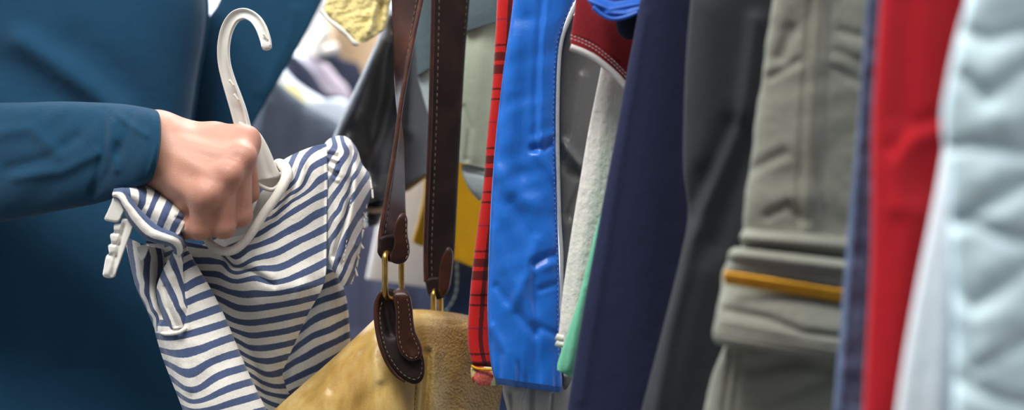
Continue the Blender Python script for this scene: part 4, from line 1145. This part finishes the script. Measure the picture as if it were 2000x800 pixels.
nl = [(222, 372), (242, 371), (253, 387), (264, 403), (281, 422), (300, 439), (319, 450), (333, 455), (352, 464), (360, 482), (360, 515), (358, 555)]
wl = [(220, 380), (229, 380), (242, 394), (256, 411), (275, 436), (294, 453), (316, 461), (337, 469), (349, 480), (352, 497), (353, 520), (352, 556)]
ll = [(222, 386), (233, 392), (241, 408), (249, 424), (267, 448), (288, 466), (312, 474), (331, 478), (340, 487), (340, 502), (343, 525), (345, 557)]
pr = 1.049
rg = []
for k, (a, b, c) in enumerate(list(zip(nl, wl, ll))[:10]):
    dd = 1.052 - .006 * min(k, 7) / 7 + max(0, k - 7) * .0075
    rg.append([(a[0] + .35 * (a[0] - b[0]), a[1] + .35 * (a[1] - b[1]), dd + .010), (a[0], a[1], dd + .001), (b[0], b[1], dd - .003), (c[0], c[1], dd + .003), (c[0] - .1 * (c[0] - b[0]), c[1] - .1 * (c[1] - b[1]), dd + .014)])
sroll = tps([(a[0], a[1], 0) for a in nl] + [(b[0], b[1], .52) for b in wl] + [(c[0], c[1], .98) for c in ll], .3)
patch('rolled_hem', rg, ST, SH, 40, 130, (), [(116, 16, .0005, 70, 2)], stripe=sroll)
flap = {0: [(338, 508), (346, 530), (352, 548), (362, 590)], 1: [(320, 540), (332, 562), (344, 588), (356, 612), (364, 632)], 2: [(307, 574), (312, 596), (322, 618), (330, 640)], .5: [(329, 526), (342, 557), (352, 580), (362, 606)], 1.5: [(312, 556), (324, 582), (338, 612), (347, 636)], -.5: [(350, 510), (356, 530)]}
patch('sleeve_flap', [[(340, 490, 1.063), (348, 487, 1.058), (358, 488, 1.062)], [(327, 512, 1.068), (340, 510, 1.060), (357, 510, 1.064)], [(317, 532, 1.074), (334, 532, 1.064), (357, 532, 1.068)], [(307, 562, 1.078), (328, 562, 1.066), (360, 564, 1.070)],
                      [(310, 590, 1.078), (332, 592, 1.065), (365, 594, 1.070)], [(318, 618, 1.076), (340, 620, 1.066), (369, 620, 1.070)], [(328, 643, 1.076), (345, 641, 1.068), (366, 638, 1.071)]], ST, SH, 50, 80,
      [([(322, 560), (330, 600), (345, 635)], 5, -.004), ([(340, 540), (356, 600)], 8, .002)], (), stripe=tps([(x, y, k) for k, L in flap.items() for x, y in L], .3))
lt = {0: [(257, 498), (262, 525), (270, 555), (284, 595), (297, 620)], .55: [(272, 500), (274, 540), (279, 572), (293, 606), (304, 632)], 1: [(288, 505), (286, 540), (287, 570), (297, 600), (309, 628)], 1.5: [(300, 520), (297, 560), (304, 600), (314, 632)], 2: [(312, 530), (308, 570), (316, 605), (324, 634)]}
patch('sleeve_tube', [[(244, 462, 1.092), (262, 470, 1.082), (285, 478, 1.084), (318, 486, 1.10)], [(252, 500, 1.096), (270, 502, 1.082), (292, 505, 1.085), (320, 510, 1.105)], [(260, 535, 1.096), (276, 538, 1.081), (296, 540, 1.085), (318, 545, 1.104)],
                      [(269, 565, 1.096), (284, 568, 1.080), (300, 570, 1.083), (320, 572, 1.10)], [(288, 605, 1.096), (300, 606, 1.081), (314, 607, 1.083), (335, 608, 1.095)], [(303, 640, 1.096), (312, 642, 1.083), (325, 643, 1.083), (345, 642, 1.09)], [(310, 650, 1.096), (318, 652, 1.086), (330, 652, 1.086), (350, 650, 1.09)]], ST, SH, 50, 90,
      [([(290, 510), (292, 600)], 5, -.003), ([(272, 500), (280, 570), (296, 610)], 7, .002)], (), stripe=tps([(x, y, k) for k, L in lt.items() for x, y in L], .3))
patch('sleeve_inside', [[(285, 470, 1.10), (360, 470, 1.10)], [(290, 520, 1.125), (365, 520, 1.12)], [(300, 600, 1.115), (370, 600, 1.11)]], ST, SH, 20, 30, stripe=lambda X, Y: Y / 26)
tube('sleeve_seam', W3([311, 322, 336, 350, 364], [647, 651, 651, 648, 640], [1.082, 1.074, 1.068, 1.065, 1.068]), .0016, M['band'], SH)

# ================================================================== the person: one continuous body, grown from rounded limbs
def axis(lo, hi, a, b, fine, coarse):
    l = np.arange(a, lo, -coarse)[::-1]
    l = a - np.arange(1, int((a - lo) / coarse) + 2) * coarse
    r = b + np.arange(1, int((hi - b) / coarse) + 2) * coarse
    return np.concatenate([l[::-1], np.arange(a, b + fine / 2, fine), r])


AX = axis(-1.0, -.16, -.345, -.195, .0014, .016)
AY = axis(1.02, 1.80, 1.018, 1.165, .0014, .016)
AZ = axis(0, 1.86, 1.07, 1.215, .0014, .016)


class Field:
    def __init__(s):
        s.f = np.full((len(AX), len(AY), len(AZ)), .2, np.float32)

    def cap(s, a, b, ra, rb, k=.006):
        a, b = np.asarray(a, float), np.asarray(b, float)
        m = max(ra, rb) + .06
        lo, hi = np.minimum(a, b) - m, np.maximum(a, b) + m
        ix = [slice(max(0, np.searchsorted(A, l) - 1), np.searchsorted(A, h) + 1) for A, l, h in zip((AX, AY, AZ), lo, hi)]
        X, Y, Z = AX[ix[0]][:, None, None], AY[ix[1]][None, :, None], AZ[ix[2]][None, None, :]
        ab = b - a
        L2 = max((ab ** 2).sum(), 1e-12)
        t = np.clip(((X - a[0]) * ab[0] + (Y - a[1]) * ab[1] + (Z - a[2]) * ab[2]) / L2, 0, 1)
        d = np.sqrt((X - a[0] - t * ab[0]) ** 2 + (Y - a[1] - t * ab[1]) ** 2 + (Z - a[2] - t * ab[2]) ** 2) - (ra + (rb - ra) * t)
        g = s.f[tuple(ix)]
        h = np.maximum(k - np.abs(g - d), 0) / k
        s.f[tuple(ix)] = np.minimum(g, d) - h * h * k / 4
        return s

    def add(s, o, k):
        h = np.maximum(k - np.abs(s.f - o.f), 0) / k
        s.f = np.minimum(s.f, o.f) - h * h * k / 4
        return s


def surface(f):
    ins = f < 0
    c = [ins[i:f.shape[0] - 1 + i, j:f.shape[1] - 1 + j, k:f.shape[2] - 1 + k] for i in (0, 1) for j in (0, 1) for k in (0, 1)]
    s = sum(x.astype(np.int8) for x in c)
    cell = (s > 0) & (s < 8)
    idx = -np.ones(cell.shape, int)
    I = np.argwhere(cell)
    idx[cell] = np.arange(len(I))
    P, Wt = np.zeros((len(I), 3)), np.zeros(len(I))
    A = (AX, AY, AZ)
    for ax in range(3):
        o = [q for q in range(3) if q != ax]
        for u in (0, 1):
            for v in (0, 1):
                J = I.copy(); J[:, o[0]] += u; J[:, o[1]] += v
                J2 = J.copy(); J2[:, ax] += 1
                fa, fb = f[tuple(J.T)].astype(float), f[tuple(J2.T)].astype(float)
                m = (fa < 0) != (fb < 0)
                t = np.where(m, fa / np.where(m, fa - fb, 1), 0)
                for q in range(3):
                    base = A[q][J[:, q]]
                    if q == ax:
                        base = base + t * (A[q][J2[:, q]] - base)
                    P[:, q] += np.where(m, base, 0)
                Wt += m
    P /= Wt[:, None]
    F = []
    for ax in range(3):
        o = [(ax + 1) % 3, (ax + 2) % 3]
        sl0 = [slice(None)] * 3; sl1 = [slice(None)] * 3
        sl0[ax] = slice(0, -1); sl1[ax] = slice(1, None)
        a, b = ins[tuple(sl0)], ins[tuple(sl1)]
        E = np.argwhere(a != b)
        E = E[(E[:, o[0]] > 0) & (E[:, o[1]] > 0) & (E[:, o[0]] < f.shape[o[0]] - 1) & (E[:, o[1]] < f.shape[o[1]] - 1)]
        q = []
        for du, dv in ((-1, -1), (0, -1), (0, 0), (-1, 0)):
            J = E.copy(); J[:, o[0]] += du; J[:, o[1]] += dv
            q.append(idx[tuple(J.T)])
        q = np.stack(q, 1)
        fl = ~a[tuple(E.T)]
        q[fl] = q[fl][:, ::-1]
        F.append(q)
    return P, np.concatenate(F)


def w(x, y, d):
    return tuple(W3(x, y, d))


palm = Field()
palm.cap(w(305, 262, 1.082), w(298, 308, 1.080), .0165, .0165, .012)
palm.cap(w(318, 267, 1.094), w(472, 276, 1.092), .0180, .0110, .012)
palm.cap(w(314, 280, 1.080), w(466, 309, 1.066), .0170, .0105, .012)
palm.cap(w(308, 296, 1.075), w(438, 348, 1.052), .0170, .0105, .012)
palm.cap(w(302, 312, 1.075), w(400, 388, 1.046), .0165, .0105, .012)
palm.cap(w(308, 322, 1.083), w(372, 398, 1.068), .0150, .0120, .012)
palm.cap(w(330, 300, 1.105), w(430, 335, 1.105), .0180, .0180, .016)
palm.cap(w(352, 268, 1.112), w(440, 285, 1.128), .0150, .0120, .012)      # ball of the thumb, far side
fing = []
for pts in [[(472, 276, 1.092, .0110), (484, 375, 1.094, .0096), (476, 386, 1.124, .0088), (456, 352, 1.132, .0078)],
            [(466, 309, 1.066, .0108), (469, 420, 1.070, .0100), (452, 424, 1.106, .0090), (432, 390, 1.122, .0080)],
            [(438, 348, 1.052, .0106), (436, 442, 1.058, .0100), (420, 442, 1.094, .0090), (404, 408, 1.112, .0080)],
            [(400, 388, 1.046, .0104), (391, 445, 1.054, .0098), (362, 446, 1.072, .0090), (362, 414, 1.094, .0078)]]:
    F_ = Field()
    for p, q in zip(pts, pts[1:]):
        F_.cap(w(*p[:3]), w(*q[:3]), p[3], q[3], .003)
    fing.append(F_)
th_ = Field()
for p, q in zip([(400, 285, 1.120, .0125), (440, 300, 1.142, .0110), (470, 330, 1.148, .0100)], [(440, 300, 1.142, .0110), (470, 330, 1.148, .0100), (482, 362, 1.140, .0085)]):
    th_.cap(w(*p[:3]), w(*q[:3]), p[3], q[3], .003)
H = fing[0]
for F_ in fing[1:]:
    H.add(F_, .0022)
palm.add(th_, .006)
palm.add(H, .0075)
for (x, y, d, r) in [(485, 268, 1.086, .0090), (480, 306, 1.0610, .0086), (452, 338, 1.0465, .0084), (408, 377, 1.0400, .0086)]:   # the knuckles
    palm.cap(w(x, y, d), w(x - 8, y - 3, d + .001), r * .93, r * .85, .011)
palm.cap(w(420, 270, 1.086), w(478, 288, 1.080), .012, .0105, .012)
for a, b in [((350, 262, 1.0765), (450, 280, 1.078)), ((350, 285, 1.0625), (440, 305, 1.0565)), ((345, 305, 1.0575), (415, 345, 1.0455))]:   # tendons
    palm.cap(w(*a), w(*b), .0026, .0032, .010)
# forearm, upper arm and the rest of the body
palm.cap(w(300, 284, 1.083), w(60, 305, 1.145), .0225, .025, .02)
elbow = (-.62, 1.215, 1.15)
palm.cap(w(60, 305, 1.145), elbow, .025, .033, .02)
palm.cap(elbow, (-.56, 1.27, 1.40), .033, .05, .03)
palm.cap((-.55, 1.30, 1.41), (-.47, 1.62, 1.41), .06, .06, .05)
palm.cap((-.50, 1.40, 1.36), (-.50, 1.41, .98), .115, .11, .06)
palm.cap((-.50, 1.54, 1.36), (-.50, 1.53, .98), .115, .11, .06)
palm.cap((-.49, 1.47, 1.40), (-.46, 1.47, 1.58), .06, .052, .05)
palm.cap((-.46, 1.47, 1.66), (-.44, 1.47, 1.72), .082, .088, .04)
palm.cap((-.40, 1.47, 1.60), (-.40, 1.47, 1.63), .05, .05, .04)
palm.cap((-.355, 1.47, 1.67), (-.338, 1.47, 1.645), .010, .014, .02)
for yy in (1.39, 1.56):
    palm.cap((-.50, yy, .92), (-.49, yy, .50), .085, .058, .05)
    palm.cap((-.49, yy, .50), (-.52, yy, .09), .055, .04, .03)
    palm.cap((-.53, yy, .045), (-.36, yy, .035), .04, .034, .03)
palm.cap((-.50, 1.62, 1.40), (-.53, 1.62, 1.14), .045, .036, .03)
palm.cap((-.53, 1.62, 1.14), (-.50, 1.60, .90), .036, .024, .02)
PV, PF = surface(palm.f)
PB = (-.49, 1.47, 0.0)
PERS = mesh_obj('person', PV, PF, M['skin'], None, None, PB)
tag(PERS, 'person in a teal blue coat gripping a hanger in the fist, shirt half hidden', 'person')
sm = PERS.modifiers.new('smooth', 'SMOOTH'); sm.factor = .5; sm.iterations = 3
kn = W3([487, 482, 455, 409, 492, 470, 440, 390, 455], [268, 306, 338, 378, 360, 400, 425, 440, 455], [1.085, 1.06, 1.046, 1.04, 1.09, 1.065, 1.05, 1.05, 1.06])
dist = np.min(np.linalg.norm(PV[:, None, :].astype(np.float32) - kn[None].astype(np.float32), axis=2), axis=1)
at = PERS.data.attributes.new('red', 'FLOAT', 'POINT')
if len(PERS.data.vertices) == len(PV):
    at.data.foreach_set('value', np.clip(np.exp(-(dist / .017) ** 2) * .45, 0, 1).astype(np.float32))

# coat
CT = slab('coat', LR([(-420, yy) for yy in (-40, 20, 75, 130, 190, 250, 340, 450, 560, 700, 920, 1060)],
                     [(398, -40), (403, 20), (398, 75), (388, 130), (379, 190), (373, 250), (385, 340), (420, 450), (450, 560), (470, 700), (490, 920), (500, 1060)],
                     [1.45] * 2, [1.40] * 2), .36, M['coat'], PERS,
          [([(40, 80), (110, 125), (170, 170), (225, 215)], 26, .009), ([(0, 130), (80, 180), (170, 215)], 46, -.005), ([(150, 90), (230, 150), (290, 210)], 40, -.004),
           ([(90, 725), (150, 712), (230, 722)], 10, -.003), ([(110, 520), (220, 640), (240, 800)], 60, .006), ([(20, 600), (60, 800)], 50, -.004)],
          [(121, 130, .003, 20, 2.5)], nu=200, nv=200, p=.42)
CT['label'] = 'teal blue coat'
tube('front_edge', W3([399, 404, 399, 389, 380, 374, 386], [-40, 20, 75, 130, 190, 250, 340], [1.397] * 7), .0028, M['coat'], CT, m=60)
slab('coat_flap', LR([(446, -40), (424, 10), (402, 44), (388, 110), (380, 170), (372, 240), (368, 330), (368, 420)], [(650, -40), (622, 16), (600, 60), (574, 106), (546, 154), (497, 238), (455, 320), (430, 420)], 1.50, 1.47),
     .022, M['coat'], CT, [([(455, 0), (440, 120), (420, 300)], 26, .006), ([(575, 20), (560, 80), (510, 180)], 12, .003)], [(123, 80, .002, 20, 3)], ext=None)
slab('sleeve', [(-330, 190, 1.20, -330, 470, 1.20), (-200, 195, 1.19, -210, 462, 1.19), (-60, 200, 1.165, -70, 446, 1.165), (40, 200, 1.14, 30, 428, 1.14), (120, 198, 1.125, 110, 412, 1.12), (190, 200, 1.11, 185, 398, 1.105), (240, 203, 1.10, 228, 385, 1.092),
                (280, 209, 1.09, 262, 372, 1.082), (302, 214, 1.085, 288, 358, 1.078), (306, 217, 1.084, 292, 354, 1.077)], .085, M['sleeve'], PERS,
     [([(232, 300), (250, 250), (262, 215)], 10, -.0022), ([(225, 330), (215, 280), (222, 240)], 9, .0024), ([(185, 375), (215, 330), (228, 290)], 12, -.0024), ([(20, 330), (90, 310), (150, 270)], 14, -.0035), ([(30, 345), (120, 335), (190, 300)], 12, .003),
      ([(230, 225), (262, 250), (285, 262)], 8, .002), ([(296, 225), (306, 280), (288, 350)], 5, .0012), ([(0, 260), (60, 250), (110, 300)], 14, .003), ([(205, 215), (200, 300), (180, 380)], 8, -.002)],
     [(125, 55, .0024, 60, 2), (126, 26, .001, 40, 2)], nu=150, nv=200, p=.55, taper=(1, .62), bow=14)['label'] = 'teal blue sleeve with plain cuff'
for yy in (1.39, 1.56):
    tube('trouser_leg', [(-.50, yy, .96), (-.495, yy, .7), (-.49, yy, .5), (-.51, yy, .25), (-.52, yy, .07)], [.098, .09, .074, .066, .064], M['trouser'], PERS, n=24)

# ================================================================== the shop
def box(name, lo, hi, mat, kind='structure'):
    (a, b, c), (d, e, f) = lo, hi
    V = [(x, y, z) for x in (a, d) for y in (b, e) for z in (c, f)]
    F = [(0, 1, 3, 2), (4, 6, 7, 5), (0, 4, 5, 1), (2, 3, 7, 6), (0, 2, 6, 4), (1, 5, 7, 3)]
    o = mesh_obj(name, V, F, mat, None, None, (0, 0, 0), smooth=False)
    if kind: o['kind'] = kind
    return o


box('floor', (-3, -2, -.1), (3, 4.6, 0), M['floor'])
box('ceiling', (-3, -2, 2.8), (3, 4.6, 2.9), M['wall'])
box('wall_back', (-3, 4.5, 0), (3, 4.6, 2.8), M['wall'])
box('wall_right', (2.9, -2, 0), (3, 4.5, 2.8), M['wall'])
# left wall with a tall shop window
V, F = [], []
for lo, hi in [((-3, -2, 0), (-2.9, 4.5, .5)), ((-3, -2, 2.5), (-2.9, 4.5, 2.8)), ((-3, -2, .5), (-2.9, 2.2, 2.5)), ((-3, 4.2, .5), (-2.9, 4.5, 2.5))]:
    n = len(V)
    (a, b, c), (d, e, f) = lo, hi
    V += [(x, y, z) for x in (a, d) for y in (b, e) for z in (c, f)]
    F += [tuple(i + n for i in q) for q in [(0, 1, 3, 2), (4, 6, 7, 5), (0, 4, 5, 1), (2, 3, 7, 6), (0, 2, 6, 4), (1, 5, 7, 3)]]
o = mesh_obj('wall_left', V, F, M['wall'], None, None, (0, 0, 0), False); o['kind'] = 'structure'
fr = []
for lo, hi in [((-2.98, 2.2, .5), (-2.92, 4.2, .56)), ((-2.98, 2.2, 2.44), (-2.92, 4.2, 2.5)), ((-2.98, 2.2, .5), (-2.92, 2.26, 2.5)), ((-2.98, 3.17, .5), (-2.92, 3.23, 2.5)), ((-2.98, 4.14, .5), (-2.92, 4.2, 2.5))]:
    (a, b, c), (d, e, f) = lo, hi
    fr.append(([(x, y, z) for x in (a, d) for y in (b, e) for z in (c, f)], [(0, 1, 3, 2), (4, 6, 7, 5), (0, 4, 5, 1), (2, 3, 7, 6), (0, 2, 6, 4), (1, 5, 7, 3)]))
V, F = join(fr)
o = mesh_obj('window_1', V, F, M['white_metal'], None, None, (0, 0, 0), False); o['kind'] = 'structure'


def area(name, loc, rot, sx, sy, watts, col=(1, 1, 1)):
    l = bpy.data.lights.new(name, 'AREA')
    l.shape = 'RECTANGLE'; l.size = sx; l.size_y = sy; l.energy = watts; l.color = col
    o = bpy.data.objects.new(name, l)
    C.objects.link(o)
    o.location = loc; o.rotation_euler = rot
    return o


R = math.radians
area('window_daylight', (-2.86, 3.2, 1.5), (0, R(-90), 0), 1.9, 1.9, 270, (.82, .91, 1))
area('ceiling_lamp', (-.55, .15, 2.74), (0, 0, 0), 1.2, .8, 66, (1, .97, .93))
area('ceiling_lamp', (1.0, -.4, 2.74), (0, 0, 0), 1.5, .9, 26, (1, .97, .93))
area('ceiling_lamp', (-.45, 2.3, 2.74), (0, 0, 0), 1.5, .9, 70, (1, .97, .93))

wd = bpy.data.worlds.new('World')
S.world = wd
wd.use_nodes = True
bg = wd.node_tree.nodes['Background']
bg.inputs[0].default_value = (.92, .96, 1, 1)
bg.inputs[1].default_value = .22

cam = bpy.data.cameras.new('Camera')
cam.lens = 45; cam.sensor_width = 36
cam.clip_start = .01
cam.dof.use_dof = True
cam.dof.focus_distance = 1.09
cam.dof.aperture_fstop = 2.8
co = bpy.data.objects.new('Camera', cam)
C.objects.link(co)
co.location = (0, 0, CZ)
co.rotation_euler = (R(90), 0, 0)
S.camera = co
S.view_settings.view_transform = 'Standard'
S.view_settings.look = 'None'
S.view_settings.gamma = 1
S.view_settings.use_curve_mapping = False
S.view_settings.exposure = -0.15
S.cycles.use_denoising = True
S.cycles.max_bounces = 8
